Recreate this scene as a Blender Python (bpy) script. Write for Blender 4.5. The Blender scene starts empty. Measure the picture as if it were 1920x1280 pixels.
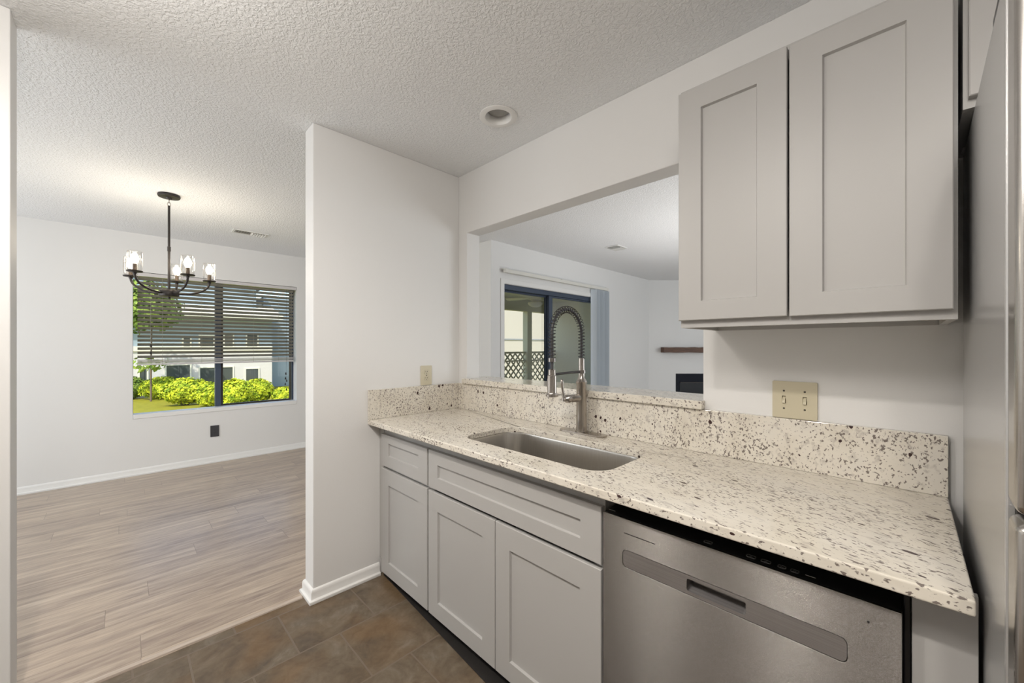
import bpy, bmesh, math, random
from mathutils import Vector, Matrix, noise
from mathutils.geometry import tessellate_polygon
random.seed(7)
PI = math.pi
SC = bpy.context.scene
COL = SC.collection

# ------------------------------------------------------------------ camera, sky, sun, large lights, exposure
cam_d = bpy.data.cameras.new('camera')
cam_d.sensor_width = 36.0
cam_d.lens = 736.23 / 1920 * 36.0
cam_d.shift_y = 9.0 / 1920
cam_d.clip_start = 0.02
cam_d.clip_end = 300
cam = bpy.data.objects.new('camera', cam_d)
COL.objects.link(cam)
cam.location = (2.1377, -1.6169, 1.3065)
cam.rotation_euler = (PI / 2, 0, math.radians(45.195))
SC.camera = cam

SC.view_settings.view_transform = 'Standard'
SC.view_settings.look = 'None'
SC.view_settings.gamma = 1
SC.view_settings.use_curve_mapping = False
SC.view_settings.exposure = 0.0

world = bpy.data.worlds.new('sky')
SC.world = world
world.use_nodes = True
wn = world.node_tree.nodes
wn.clear()
sky = wn.new('ShaderNodeTexSky')
sky.sky_type = 'NISHITA'
sky.sun_disc = False
sky.sun_elevation = math.radians(52)
sky.sun_rotation = math.radians(120)
bg = wn.new('ShaderNodeBackground')
bg.inputs['Strength'].default_value = 0.36
wo = wn.new('ShaderNodeOutputWorld')
world.node_tree.links.new(sky.outputs[0], bg.inputs[0])
world.node_tree.links.new(bg.outputs[0], wo.inputs[0])


def light(name, kind, loc, energy, color=(1, 1, 1), rot=(0, 0, 0), **kw):
    d = bpy.data.lights.new(name, kind)
    d.energy = energy
    d.color = color
    for k, v in kw.items():
        setattr(d, k, v)
    o = bpy.data.objects.new(name, d)
    o.location = loc
    o.rotation_euler = rot
    COL.objects.link(o)
    return o


# sun: high, from the house side (+x, -y) so the facade across the lawn is sunlit
sun_dir = Vector((0.50, -0.42, 0.76)).normalized()
sun = light('sun', 'SUN', (0, 0, 20), 4.6, (1.0, 0.95, 0.86), angle=0.009)
sun.rotation_euler = sun_dir.to_track_quat('Z', 'Y').to_euler()
# added area lights, no window there: brighten the dining and living rooms
light('dining_side_fill', 'AREA', (-1.7, -4.15, 1.35), 68, (0.93, 0.97, 1.0), (PI / 2 + 0.1, 0, 0),
      shape='RECTANGLE', size=2.6, size_y=1.7)
light('living_side_fill', 'AREA', (4.22, 3.3, 1.3), 66, (0.90, 0.96, 1.0), (PI / 2 + 0.1, 0, PI / 2),
      shape='RECTANGLE', size=3.2, size_y=1.8)
# added unseen uplight behind the kitchen wall, brightens the living room ceiling
light('living_uplight_fill', 'SPOT', (1.3, 2.3, 1.0), 75, (1.0, 0.98, 0.96), (PI, 0, 0), shadow_soft_size=0.15, spot_size=math.radians(150), spot_blend=0.6)
# three ceiling lamps of the kitchen, behind the camera
for sx, en in ((0.83, 15.5), (1.65, 14.8), (2.37, 14.0)):
    light('kitchen_lamp_fill', 'POINT', (sx, -1.85, 2.12), en * 0.9, (1.0, 0.945, 0.88), shadow_soft_size=0.16)  # soft fill added below each downlight to brighten ceiling and walls
    light('kitchen_downlight', 'SPOT', (sx, -1.85, 2.41), en * 3.0, (1.0, 0.935, 0.86), shadow_soft_size=0.035, spot_size=math.radians(165), spot_blend=1.0)


# ------------------------------------------------------------------ mesh helpers
OFF = {}


def obj(name, bm, mat, parent=None, smooth=None, bevel=0.0, bseg=2, local=False, label=None, kind=None, uv=False):
    """links a bmesh (drawn in world coordinates) as ONE mesh object"""
    bmesh.ops.recalc_face_normals(bm, faces=bm.faces[:])
    off = Vector((0, 0, 0))
    if parent is not None and not local:
        off = OFF.get(parent.name, Vector((0, 0, 0)))
        if off.length > 0:
            bmesh.ops.translate(bm, verts=bm.verts[:], vec=-off)
    if uv:      # u runs up the sheet, v across it: the brushing direction for the steel
        ul = bm.loops.layers.uv.new('brush')
        for f in bm.faces:
            for l in f.loops:
                l[ul].uv = (l.vert.co.z, l.vert.co.x + l.vert.co.y)
    me = bpy.data.meshes.new(name)
    bm.to_mesh(me)
    bm.free()
    mats = mat if isinstance(mat, (list, tuple)) else [mat]
    for m in mats:
        me.materials.append(m)
    if smooth is not None:
        me.polygons.foreach_set('use_smooth', [True] * len(me.polygons))
        me.set_sharp_from_angle(angle=math.radians(smooth))
    o = bpy.data.objects.new(name, me)
    COL.objects.link(o)
    if parent is not None:
        o.parent = parent
    OFF[o.name] = off
    if bevel > 0:
        b = o.modifiers.new('bevel', 'BEVEL')
        b.width = bevel
        b.segments = bseg
        b.limit_method = 'ANGLE'
        b.angle_limit = math.radians(35)
        b.harden_normals = False
    if label:
        o['label'] = label
    if kind:
        o['kind'] = kind
    return o


def thing(name, label, cat, loc=(0, 0, 0), rotz=0.0, group=None, kind=None):
    o = bpy.data.objects.new(name, None)
    o.empty_display_size = 0.1
    COL.objects.link(o)
    o.location = loc
    o.rotation_euler = (0, 0, rotz)
    OFF[o.name] = Vector(loc)
    return tag(o, label, cat, group, kind)


def tag(o, label, cat, group=None, kind=None):
    if label:
        o['label'] = label
    if cat:
        o['category'] = cat
    if group:
        o['group'] = group
    if kind:
        o['kind'] = kind
    return o


def struct(name, bm, mat, **kw):
    return obj(name, bm, mat, kind='structure', **kw)


def copy_thing(src, loc, label=None, rotz=None, group=None):
    r = src.copy()
    COL.objects.link(r)
    r.location = loc
    if rotz is not None:
        r.rotation_euler = (0, 0, rotz)
    if label:
        r['label'] = label
    if group:
        r['group'] = group
    for ch in list(src.children):
        c = ch.copy()
        COL.objects.link(c)
        c.parent = r
        for g in list(ch.children):
            d = g.copy()
            COL.objects.link(d)
            d.parent = c
    return r


def B():
    return bmesh.new()


def box(bm, x0, x1, y0, y1, z0, z1):
    v = [bm.verts.new((x, y, z)) for z in (z0, z1) for y in (y0, y1) for x in (x0, x1)]
    for f in ((0, 2, 3, 1), (4, 5, 7, 6), (0, 1, 5, 4), (2, 6, 7, 3), (0, 4, 6, 2), (1, 3, 7, 5)):
        bm.faces.new([v[i] for i in f])
    return bm


def prism(bm, outer, holes=(), plane='xy', a0=0.0, a1=1.0):
    """a polygon with holes, extruded"""
    def P(p, a):
        if plane == 'xy':
            return (p[0], p[1], a)
        if plane == 'xz':
            return (p[0], a, p[1])
        return (a, p[0], p[1])
    loops = [list(outer)] + [list(h) for h in holes]
    flat = [p for l in loops for p in l]
    lo = [bm.verts.new(P(p, a0)) for p in flat]
    hi = [bm.verts.new(P(p, a1)) for p in flat]
    tris = tessellate_polygon([[Vector((p[0], p[1], 0)) for p in l] for l in loops])
    for t in tris:
        try:
            bm.faces.new([lo[i] for i in t])
            bm.faces.new([hi[i] for i in t])
        except ValueError:
            pass
    k = 0
    for l in loops:
        n = len(l)
        for i in range(n):
            a, b = k + i, k + (i + 1) % n
            bm.faces.new((lo[a], lo[b], hi[b], hi[a]))
        k += n
    return bm


def rect(a0, a1, b0, b1):
    return [(a0, b0), (a1, b0), (a1, b1), (a0, b1)]


def rrect(a0, a1, b0, b1, r, n=6):
    out = []
    for cx, cy, s in ((a1 - r, b0 + r, -90), (a1 - r, b1 - r, 0), (a0 + r, b1 - r, 90), (a0 + r, b0 + r, 180)):
        for i in range(n + 1):
            t = math.radians(s + 90 * i / n)
            out.append((cx + r * math.cos(t), cy + r * math.sin(t)))
    return out


def circ(cx, cy, r, n=32):
    return [(cx + r * math.cos(2 * PI * i / n), cy + r * math.sin(2 * PI * i / n)) for i in range(n)]


def frame_of(d):
    d = d.normalized()
    up = Vector((0, 0, 1)) if abs(d.z) < 0.95 else Vector((1, 0, 0))
    a = d.cross(up).normalized()
    return a, d.cross(a).normalized()


def tube(bm, pts, r, seg=10, cap=True):
    """a round bar along a polyline; r is a number or one per point"""
    pts = [Vector(p) for p in pts]
    n = len(pts)
    rr = r if isinstance(r, (list, tuple)) else [r] * n
    rings = []
    a = None
    for i, p in enumerate(pts):
        d = (pts[min(i + 1, n - 1)] - pts[max(i - 1, 0)])
        if d.length < 1e-9:
            d = Vector((0, 0, 1))
        d.normalize()
        if a is None:
            a, b = frame_of(d)
        else:
            a = (a - d * a.dot(d)).normalized()
            b = d.cross(a)
        rings.append([bm.verts.new(p + (a * math.cos(2 * PI * k / seg) + b * math.sin(2 * PI * k / seg)) * rr[i]) for k in range(seg)])
    for i in range(n - 1):
        for k in range(seg):
            bm.faces.new((rings[i][k], rings[i][(k + 1) % seg], rings[i + 1][(k + 1) % seg], rings[i + 1][k]))
    if cap:
        bm.faces.new(rings[0])
        bm.faces.new(rings[-1])
    return bm


def lathe(bm, prof, origin=(0, 0, 0), seg=28, axis=(0, 0, 1), close=True):
    """prof: (radius, height) pairs turned round an axis"""
    o = Vector(origin)
    ax = Vector(axis).normalized()
    a, b = frame_of(ax)
    rings = []
    for r, h in prof:
        if r < 1e-6:
            rings.append([bm.verts.new(o + ax * h)])
        else:
            rings.append([bm.verts.new(o + ax * h + (a * math.cos(2 * PI * k / seg) + b * math.sin(2 * PI * k / seg)) * r) for k in range(seg)])
    for i in range(len(rings) - 1):
        p, q = rings[i], rings[i + 1]
        for k in range(seg):
            if len(p) == 1 and len(q) == 1:
                continue
            if len(p) == 1:
                bm.faces.new((p[0], q[(k + 1) % seg], q[k]))
            elif len(q) == 1:
                bm.faces.new((p[k], p[(k + 1) % seg], q[0]))
            else:
                bm.faces.new((p[k], p[(k + 1) % seg], q[(k + 1) % seg], q[k]))
    if close:
        for g in (rings[0], rings[-1]):
            if len(g) > 2:
                bm.faces.new(g)
    return bm


def sweep(bm, path, prof):
    """a moulding: profile (out, up) swept along an xy path, mitred; 'out' is to the right of travel"""
    path = [Vector((p[0], p[1], 0)) for p in path]
    n = len(path)
    rings = []
    for i, p in enumerate(path):
        d0 = (p - path[i - 1]).normalized() if i else None
        d1 = (path[i + 1] - p).normalized() if i < n - 1 else None
        d0 = d0 or d1
        d1 = d1 or d0
        n0 = Vector((d0.y, -d0.x, 0))
        n1 = Vector((d1.y, -d1.x, 0))
        m = (n0 + n1)
        m = m / max(1e-6, m.dot(n0))
        rings.append([bm.verts.new(p + m * o + Vector((0, 0, u))) for o, u in prof])
    k = len(prof)
    for i in range(n - 1):
        for j in range(k):
            bm.faces.new((rings[i][j], rings[i][(j + 1) % k], rings[i + 1][(j + 1) % k], rings[i + 1][j]))
    bm.faces.new(rings[0])
    bm.faces.new(rings[-1])
    return bm


def shaker(bm, o, i, y, thick, depth, cham=0.003):
    """a door with a sunken flat panel facing -y; o, i = (x0,x1,z0,z1) outer and panel"""
    def ring(q, yy, g=0.0):
        x0, x1, z0, z1 = q
        return [bm.verts.new(c) for c in ((x0 + g, yy, z0 + g), (x1 - g, yy, z0 + g), (x1 - g, yy, z1 - g), (x0 + g, yy, z1 - g))]
    rs = [ring(o, y + thick), ring(o, y + 0.0018), ring(o, y, 0.0018), ring(i, y), ring(i, y + depth, cham)]
    for p, q in zip(rs, rs[1:]):
        for k in range(4):
            bm.faces.new((p[k], p[(k + 1) % 4], q[(k + 1) % 4], q[k]))
    bm.faces.new(rs[-1])
    bm.faces.new(rs[0])
    return bm


# ------------------------------------------------------------------ materials
def nmat(name):
    m = bpy.data.materials.new(name)
    m.use_nodes = True
    nt = m.node_tree
    p = nt.nodes['Principled BSDF']
    return m, nt, p


def mat(name, col, rough=0.5, metal=0.0, spec=0.5, bump=None, emit=None, coat=0.0):
    m, nt, p = nmat(name)
    p.inputs['Base Color'].default_value = (*col, 1)
    p.inputs['Roughness'].default_value = rough
    p.inputs['Metallic'].default_value = metal
    p.inputs['Specular IOR Level'].default_value = spec
    p.inputs['Coat Weight'].default_value = coat
    if emit:
        p.inputs['Emission Color'].default_value = (*emit[0], 1)
        p.inputs['Emission Strength'].default_value = emit[1]
    if bump:
        tc, mp = coords(nt)
        no = nt.nodes.new('ShaderNodeTexNoise')
        no.inputs['Scale'].default_value = bump[0]
        no.inputs['Detail'].default_value = 3
        nt.links.new(mp.outputs[0], no.inputs['Vector'])
        bp = nt.nodes.new('ShaderNodeBump')
        bp.inputs['Distance'].default_value = bump[1]
        bp.inputs['Strength'].default_value = bump[2] if len(bump) > 2 else 0.5
        nt.links.new(no.outputs[0], bp.inputs['Height'])
        nt.links.new(bp.outputs[0], p.inputs['Normal'])
    return m


def coords(nt, scale=(1, 1, 1), rot=(0, 0, 0)):
    tc = nt.nodes.new('ShaderNodeTexCoord')
    mp = nt.nodes.new('ShaderNodeMapping')
    mp.inputs['Scale'].default_value = scale
    mp.inputs['Rotation'].default_value = rot
    nt.links.new(tc.outputs['Object'], mp.inputs['Vector'])
    return tc, mp


def noise_n(nt, vec, scale, detail=3, rough=0.5, dist=0.0):
    n = nt.nodes.new('ShaderNodeTexNoise')
    n.inputs['Scale'].default_value = scale
    n.inputs['Detail'].default_value = detail
    n.inputs['Roughness'].default_value = rough
    n.inputs['Distortion'].default_value = dist
    nt.links.new(vec, n.inputs['Vector'])
    return n


def ramp(nt, src, stops):
    r = nt.nodes.new('ShaderNodeValToRGB')
    els = r.color_ramp.elements
    while len(els) < len(stops):
        els.new(0.5)
    for e, (p, c) in zip(els, stops):
        e.position = p
        e.color = (*c, 1) if len(c) == 3 else c
    nt.links.new(src, r.inputs[0])
    return r


def mixc(nt, fac, a, b, mode='MIX'):
    m = nt.nodes.new('ShaderNodeMix')
    m.data_type = 'RGBA'
    m.blend_type = mode
    for s, v in ((m.inputs[0], fac), (m.inputs[6], a), (m.inputs[7], b)):
        if hasattr(v, 'links') or hasattr(v, 'is_linked'):
            nt.links.new(v, s)
        elif isinstance(v, (int, float)):
            s.default_value = v
        else:
            s.default_value = (*v, 1)
    return m.outputs[2]


def bumpn(nt, p, h, dist, strength=1.0):
    b = nt.nodes.new('ShaderNodeBump')
    b.inputs['Distance'].default_value = dist
    b.inputs['Strength'].default_value = strength
    nt.links.new(h, b.inputs['Height'])
    nt.links.new(b.outputs[0], p.inputs['Normal'])


K = (0, 0, 0)
W = (1, 1, 1)
M = {}
M['wall'] = mat('white_wall_paint', (0.79, 0.785, 0.775), 0.55, bump=(160, 0.0006, 0.35))
M['trim'] = mat('white_trim_paint', (0.82, 0.815, 0.80), 0.35)
M['cab'] = mat('grey_cabinet_paint', (0.455, 0.447, 0.435), 0.38)
M['cabin'] = mat('cabinet_inside', (0.42, 0.40, 0.38), 0.6)
M['black'] = mat('black_plastic', (0.012, 0.012, 0.013), 0.35)
M['blackmatte'] = mat('black_rubber', (0.02, 0.019, 0.018), 0.75)
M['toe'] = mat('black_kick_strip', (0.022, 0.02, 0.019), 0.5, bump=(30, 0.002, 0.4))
M['iron'] = mat('dark_bronze_iron', (0.045, 0.04, 0.038), 0.42, 0.7)
M['bluemetal'] = mat('dark_blue_grey_aluminium', (0.055, 0.075, 0.115), 0.4, 0.3)
M['almond'] = mat('almond_plastic', (0.60, 0.545, 0.40), 0.38)
M['dark'] = mat('dark_slot', (0.06, 0.05, 0.035), 0.5)
M['darkplate'] = mat('charcoal_plastic', (0.045, 0.045, 0.05), 0.4)
M['vent'] = mat('white_vent_metal', (0.74, 0.74, 0.72), 0.4)
M['ventdark'] = mat('vent_duct', (0.25, 0.24, 0.22), 0.8)
M['slat'] = mat('backlit_blind_slat', (0.30, 0.28, 0.235), 0.45)  # shade of backlit slats put into the colour; stacked slats stay pale
M['rail'] = mat('pale_blind_rail', (0.62, 0.60, 0.60), 0.4)
M['vane'] = mat('pale_blue_grey_vane', (0.60, 0.66, 0.72), 0.5)
M['cream'] = mat('cream_plastic_track', (0.72, 0.71, 0.66), 0.4)
M['siding'] = mat('blue_grey_siding', (0.33, 0.40, 0.45), 0.7)
M['render2'] = mat('cream_panel', (0.52, 0.47, 0.40), 0.8)
M['render'] = mat('white_stucco', (0.62, 0.585, 0.54), 0.85, bump=(6, 0.02, 0.4))
M['roof'] = mat('grey_shingle', (0.26, 0.27, 0.28), 0.85)
M['fascia'] = mat('cream_fascia', (0.76, 0.72, 0.58), 0.6)
M['fglass'] = mat('smoked_fire_glass', (0.008, 0.009, 0.012), 0.3, spec=0.25)
M['wglass'] = mat('dark_window_glass', (0.07, 0.08, 0.08), 0.08, spec=0.7)
M['patio'] = mat('olive_beige_paint', (0.66, 0.62, 0.45), 0.6)
M['pfloor'] = mat('concrete', (0.5, 0.48, 0.44), 0.8)
M['fanw'] = mat('cream_fan_blade', (0.74, 0.70, 0.58), 0.45)
M['firebox'] = mat('black_firebox', (0.008, 0.010, 0.018), 0.6, spec=0.2)
M['sleeve'] = mat('dark_candle_sleeve', (0.10, 0.07, 0.05), 0.5)
M['canbulb'] = mat('grey_flood_lamp', (0.30, 0.29, 0.27), 0.3)
M['chip'] = mat('raw_wood', (0.60, 0.47, 0.31), 0.7)


def make_ceiling():
    m, nt, p = nmat('textured_ceiling')
    tc, mp = coords(nt)
    n1 = noise_n(nt, mp.outputs[0], 78, 2.5, 0.6, 0.6)
    n2 = noise_n(nt, mp.outputs[0], 150, 2, 0.6)
    r = ramp(nt, n1.outputs[0], [(0.40, K), (0.60, W)])
    mx = mixc(nt, 0.25, r.outputs[0], n2.outputs[0])
    p.inputs['Base Color'].default_value = (0.86, 0.87, 0.88, 1)
    p.inputs['Roughness'].default_value = 0.9
    p.inputs['Specular IOR Level'].default_value = 0.2
    bumpn(nt, p, mx, 0.005, 0.6)
    return m


def make_laminate():
    m, nt, p = nmat('grey_brown_laminate')
    tc = nt.nodes.new('ShaderNodeTexCoord')
    sp = nt.nodes.new('ShaderNodeSeparateXYZ')
    nt.links.new(tc.outputs['Object'], sp.inputs[0])
    cb = nt.nodes.new('ShaderNodeCombineXYZ')
    def mth(op, a, b=None):
        n = nt.nodes.new('ShaderNodeMath')
        n.operation = op
        for k, v in enumerate((a, b)):
            if v is None:
                continue
            if isinstance(v, (int, float)):
                n.inputs[k].default_value = v
            else:
                nt.links.new(v, n.inputs[k])
        return n.outputs[0]
    xs = mth('ADD', sp.outputs['X'], 0.128 + 0.178 * 60)
    wnz = nt.nodes.new('ShaderNodeTexWhiteNoise')
    wnz.noise_dimensions = '1D'
    nt.links.new(mth('FLOOR', mth('DIVIDE', xs, 0.178)), wnz.inputs['W'])
    nt.links.new(mth('ADD', sp.outputs['Y'], mth('MULTIPLY', wnz.outputs['Value'], 5.0)), cb.inputs['X'])
    nt.links.new(xs, cb.inputs['Y'])
    br = nt.nodes.new('ShaderNodeTexBrick')
    br.offset = 0.0
    br.inputs['Scale'].default_value = 1.0
    br.inputs['Brick Width'].default_value = 1.22
    br.inputs['Row Height'].default_value = 0.178
    br.inputs['Mortar Size'].default_value = 0.0012
    br.inputs['Mortar Smooth'].default_value = 0.3
    br.inputs['Color1'].default_value = (0, 0, 0, 1)
    br.inputs['Color2'].default_value = (1, 1, 1, 1)
    br.inputs['Mortar'].default_value = (0.5, 0.5, 0.5, 1)
    nt.links.new(cb.outputs[0], br.inputs['Vector'])
    # grain runs along y; each plank is shifted by its own amount
    mp = nt.nodes.new('ShaderNodeMapping')
    mp.inputs['Scale'].default_value = (1.1, 11.0, 1)
    ad = nt.nodes.new('ShaderNodeVectorMath')
    ad.operation = 'MULTIPLY_ADD'
    ad.inputs[1].default_value = (7.3, 3.1, 0)
    nt.links.new(br.outputs['Color'], ad.inputs[0])
    nt.links.new(cb.outputs[0], ad.inputs[2])
    nt.links.new(ad.outputs[0], mp.inputs['Vector'])
    g1 = noise_n(nt, mp.outputs[0], 1.6, 5, 0.6, 0.6)
    g2 = noise_n(nt, mp.outputs[0], 8, 4, 0.6, 0.2)
    c1 = ramp(nt, g1.outputs[0], [(0.30, (0.135, 0.105, 0.095)), (0.43, (0.27, 0.215, 0.185)), (0.54, (0.40, 0.335, 0.275)), (0.68, (0.58, 0.51, 0.43))])
    t = mixc(nt, 0.38, c1.outputs[0], ramp(nt, br.outputs['Color'], [(0.0, (0.20, 0.165, 0.145)), (0.5, (0.32, 0.27, 0.235)), (1.0, (0.44, 0.375, 0.305))]).outputs[0])
    t = mixc(nt, 0.30, t, ramp(nt, g2.outputs[0], [(0.3, (0.17, 0.135, 0.12)), (0.65, (0.50, 0.435, 0.365))]).outputs[0])
    t = mixc(nt, ramp(nt, br.outputs['Fac'], [(0.0, K), (1.0, (0.65, 0.65, 0.65))]).outputs[0], t, (0.10, 0.08, 0.065))
    t = mixc(nt, 1.0, t, (1.22, 1.17, 1.11), 'MULTIPLY')
    nt.links.new(t, p.inputs['Base Color'])
    p.inputs['Roughness'].default_value = 0.31
    bumpn(nt, p, mixc(nt, br.outputs['Fac'], g2.outputs[0], K), 0.0007, 0.5)
    return m


def make_tile():
    m, nt, p = nmat('brown_slate_tile')
    tc = nt.nodes.new('ShaderNodeTexCoord')
    sp = nt.nodes.new('ShaderNodeSeparateXYZ')
    nt.links.new(tc.outputs['Object'], sp.inputs[0])
    cb = nt.nodes.new('ShaderNodeCombineXYZ')
    a1 = nt.nodes.new('ShaderNodeMath')
    a1.operation = 'ADD'
    a1.inputs[1].default_value = 1.25 + 0.3375 * 8      # joints of the first row at y = -1.25, -0.91
    a2 = nt.nodes.new('ShaderNodeMath')
    a2.operation = 'ADD'
    a2.inputs[1].default_value = 0.012 + 0.3275 * 8
    nt.links.new(sp.outputs['Y'], a1.inputs[0])
    nt.links.new(sp.outputs['X'], a2.inputs[0])
    nt.links.new(a1.outputs[0], cb.inputs['X'])
    nt.links.new(a2.outputs[0], cb.inputs['Y'])
    br = nt.nodes.new('ShaderNodeTexBrick')
    br.offset = 0.5
    br.inputs['Scale'].default_value = 1.0
    br.inputs['Brick Width'].default_value = 0.3375
    br.inputs['Row Height'].default_value = 0.3275
    br.inputs['Mortar Size'].default_value = 0.0038
    br.inputs['Mortar Smooth'].default_value = 0.15
    br.inputs['Color1'].default_value = (0, 0, 0, 1)
    br.inputs['Color2'].default_value = (1, 1, 1, 1)
    br.inputs['Mortar'].default_value = (0.5, 0.5, 0.5, 1)
    nt.links.new(cb.outputs[0], br.inputs['Vector'])
    ad = nt.nodes.new('ShaderNodeVectorMath')
    ad.operation = 'MULTIPLY_ADD'
    ad.inputs[1].default_value = (5.1, 9.7, 2.2)
    nt.links.new(br.outputs['Color'], ad.inputs[0])
    nt.links.new(cb.outputs[0], ad.inputs[2])
    n1 = noise_n(nt, ad.outputs[0], 5.5, 6, 0.62, 1.6)
    n2 = noise_n(nt, ad.outputs[0], 26, 5, 0.6, 0.8)
    n3 = noise_n(nt, ad.outputs[0], 3.0, 2, 0.5, 0.5)
    c = ramp(nt, n1.outputs[0], [(0.25, (0.060, 0.042, 0.032)), (0.44, (0.140, 0.100, 0.066)), (0.58, (0.190, 0.148, 0.110)), (0.74, (0.29, 0.255, 0.225))])
    c2 = mixc(nt, ramp(nt, n3.outputs[0], [(0.45, K), (0.68, (0.6, 0.6, 0.6))]).outputs[0], c.outputs[0], (0.235, 0.125, 0.045))
    c3 = mixc(nt, 0.28, c2, ramp(nt, n2.outputs[0], [(0.3, (0.06, 0.045, 0.038)), (0.7, (0.24, 0.20, 0.17))]).outputs[0])
    c4 = mixc(nt, br.outputs['Fac'], c3, (0.20, 0.155, 0.125))
    c4 = mixc(nt, 1.0, c4, (0.86, 0.86, 0.78), 'MULTIPLY')
    nt.links.new(c4, p.inputs['Base Color'])
    p.inputs['Roughness'].default_value = 0.36
    p.inputs['Specular IOR Level'].default_value = 0.5
    h = mixc(nt, br.outputs['Fac'], mixc(nt, 0.4, W, n1.outputs[0]), K)
    bumpn(nt, p, h, 0.0025, 0.6)
    return m


def make_granite(name, stretch, rotz=0.35, lo=0.70):
    m, nt, p = nmat(name)
    tc, mp = coords(nt, (1, 1, 1), (0, 0, rotz))
    mp2 = nt.nodes.new('ShaderNodeMapping')
    mp2.inputs['Scale'].default_value = stretch
    nt.links.new(mp.outputs[0], mp2.inputs['Vector'])
    v = mp2.outputs[0]
    warp = noise_n(nt, v, 45, 2)
    ad = nt.nodes.new('ShaderNodeVectorMath')
    ad.operation = 'MULTIPLY_ADD'
    ad.inputs[1].default_value = (0.010, 0.010, 0.010)
    nt.links.new(warp.outputs['Color'], ad.inputs[0])
    nt.links.new(v, ad.inputs[2])
    wv = ad.outputs[0]
    cl = noise_n(nt, v, 7, 4, 0.6, 0.4)
    base = ramp(nt, cl.outputs[0], [(0.30, (0.67, 0.62, 0.53)), (0.52, (0.755, 0.71, 0.625)), (0.75, (0.71, 0.675, 0.61))])
    g = noise_n(nt, wv, 42, 3, 0.6)
    c = mixc(nt, ramp(nt, g.outputs[0], [(0.55, K), (0.72, (0.55, 0.55, 0.55))]).outputs[0], base.outputs[0], (0.34, 0.30, 0.275))
    # small dark flecks, denser in some drifts
    dens = noise_n(nt, v, 5, 2)
    f1 = noise_n(nt, wv, 135, 2.0, 0.55)
    sm = nt.nodes.new('ShaderNodeMath')
    sm.operation = 'MULTIPLY_ADD'
    sm.inputs[1].default_value = 0.22
    nt.links.new(dens.outputs[0], sm.inputs[0])
    nt.links.new(f1.outputs[0], sm.inputs[2])
    c = mixc(nt, ramp(nt, sm.outputs[0], [(lo, K), (lo + 0.055, (0.88, 0.88, 0.88))]).outputs[0], c, (0.13, 0.10, 0.09))
    # garnet spots
    vo = nt.nodes.new('ShaderNodeTexVoronoi')
    vo.inputs['Scale'].default_value = 34
    nt.links.new(wv, vo.inputs['Vector'])
    se = nt.nodes.new('ShaderNodeSeparateColor')
    nt.links.new(vo.outputs['Color'], se.inputs[0])
    th = nt.nodes.new('ShaderNodeMapRange')
    th.inputs['From Min'].default_value = 0.86
    th.inputs['From Max'].default_value = 1.0
    th.inputs['To Min'].default_value = 0.0
    th.inputs['To Max'].default_value = 0.30
    nt.links.new(se.outputs[0], th.inputs[0])
    lt = nt.nodes.new('ShaderNodeMath')
    lt.operation = 'LESS_THAN'
    nt.links.new(vo.outputs['Distance'], lt.inputs[0])
    nt.links.new(th.outputs[0], lt.inputs[1])
    c = mixc(nt, lt.outputs[0], c, (0.055, 0.03, 0.028))
    nt.links.new(c, p.inputs['Base Color'])
    p.inputs['Roughness'].default_value = 0.13
    p.inputs['Specular IOR Level'].default_value = 0.5
    return m


def make_steel(name, col, rough, aniso, streak=(1.0, 1.0, 260.0), amp=0.10, tangent='Z', rot=0.0):
    m, nt, p = nmat(name)
    tc, mp = coords(nt, streak)
    n = noise_n(nt, mp.outputs[0], 3.0, 3, 0.6)
    r = ramp(nt, n.outputs[0], [(0.3, tuple(c * (1 - amp) for c in col)), (0.7, tuple(min(1, c * (1 + amp)) for c in col))])
    nt.links.new(r.outputs[0], p.inputs['Base Color'])
    p.inputs['Metallic'].default_value = 1.0
    p.inputs['Roughness'].default_value = rough
    p.inputs['Anisotropic'].default_value = aniso
    p.inputs['Anisotropic Rotation'].default_value = rot
    tg = nt.nodes.new('ShaderNodeTangent')
    if tangent == 'UV':
        tg.direction_type = 'UV_MAP'
        tg.uv_map = 'brush'
    else:
        tg.direction_type = 'RADIAL'
        tg.axis = tangent
    nt.links.new(tg.outputs[0], p.inputs['Tangent'])
    return m


def make_brushed(name, col, rough, spread):
    """stainless sheet brushed sideways: very fine grooves tip the surface up and down"""
    m, nt, p = nmat(name)
    p.inputs['Base Color'].default_value = (*col, 1)
    p.inputs['Metallic'].default_value = 1.0
    p.inputs['Roughness'].default_value = rough
    geo = nt.nodes.new('ShaderNodeNewGeometry')
    acc = None
    for sc_ in ((260.0, 260.0, 41000.0), (710.0, 710.0, 93000.0)):
        tc, mp = coords(nt, sc_)
        wn_ = noise_n(nt, mp.outputs[0], 1.0, 0)
        if acc is None:
            acc = wn_.outputs[0]
        else:
            a_ = nt.nodes.new('ShaderNodeMath')
            nt.links.new(acc, a_.inputs[0])
            nt.links.new(wn_.outputs[0], a_.inputs[1])
            acc = a_.outputs[0]
    mr = nt.nodes.new('ShaderNodeMapRange')
    mr.clamp = False
    mr.inputs['From Min'].default_value = 0.6
    mr.inputs['From Max'].default_value = 1.4
    mr.inputs['To Min'].default_value = -spread
    mr.inputs['To Max'].default_value = spread
    nt.links.new(acc, mr.inputs[0])
    cb = nt.nodes.new('ShaderNodeCombineXYZ')
    nt.links.new(mr.outputs[0], cb.inputs['Z'])
    ad = nt.nodes.new('ShaderNodeVectorMath')
    nt.links.new(geo.outputs['Normal'], ad.inputs[0])
    nt.links.new(cb.outputs[0], ad.inputs[1])
    no = nt.nodes.new('ShaderNodeVectorMath')
    no.operation = 'NORMALIZE'
    nt.links.new(ad.outputs[0], no.inputs[0])
    nt.links.new(no.outputs[0], p.inputs['Normal'])
    return m


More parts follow.
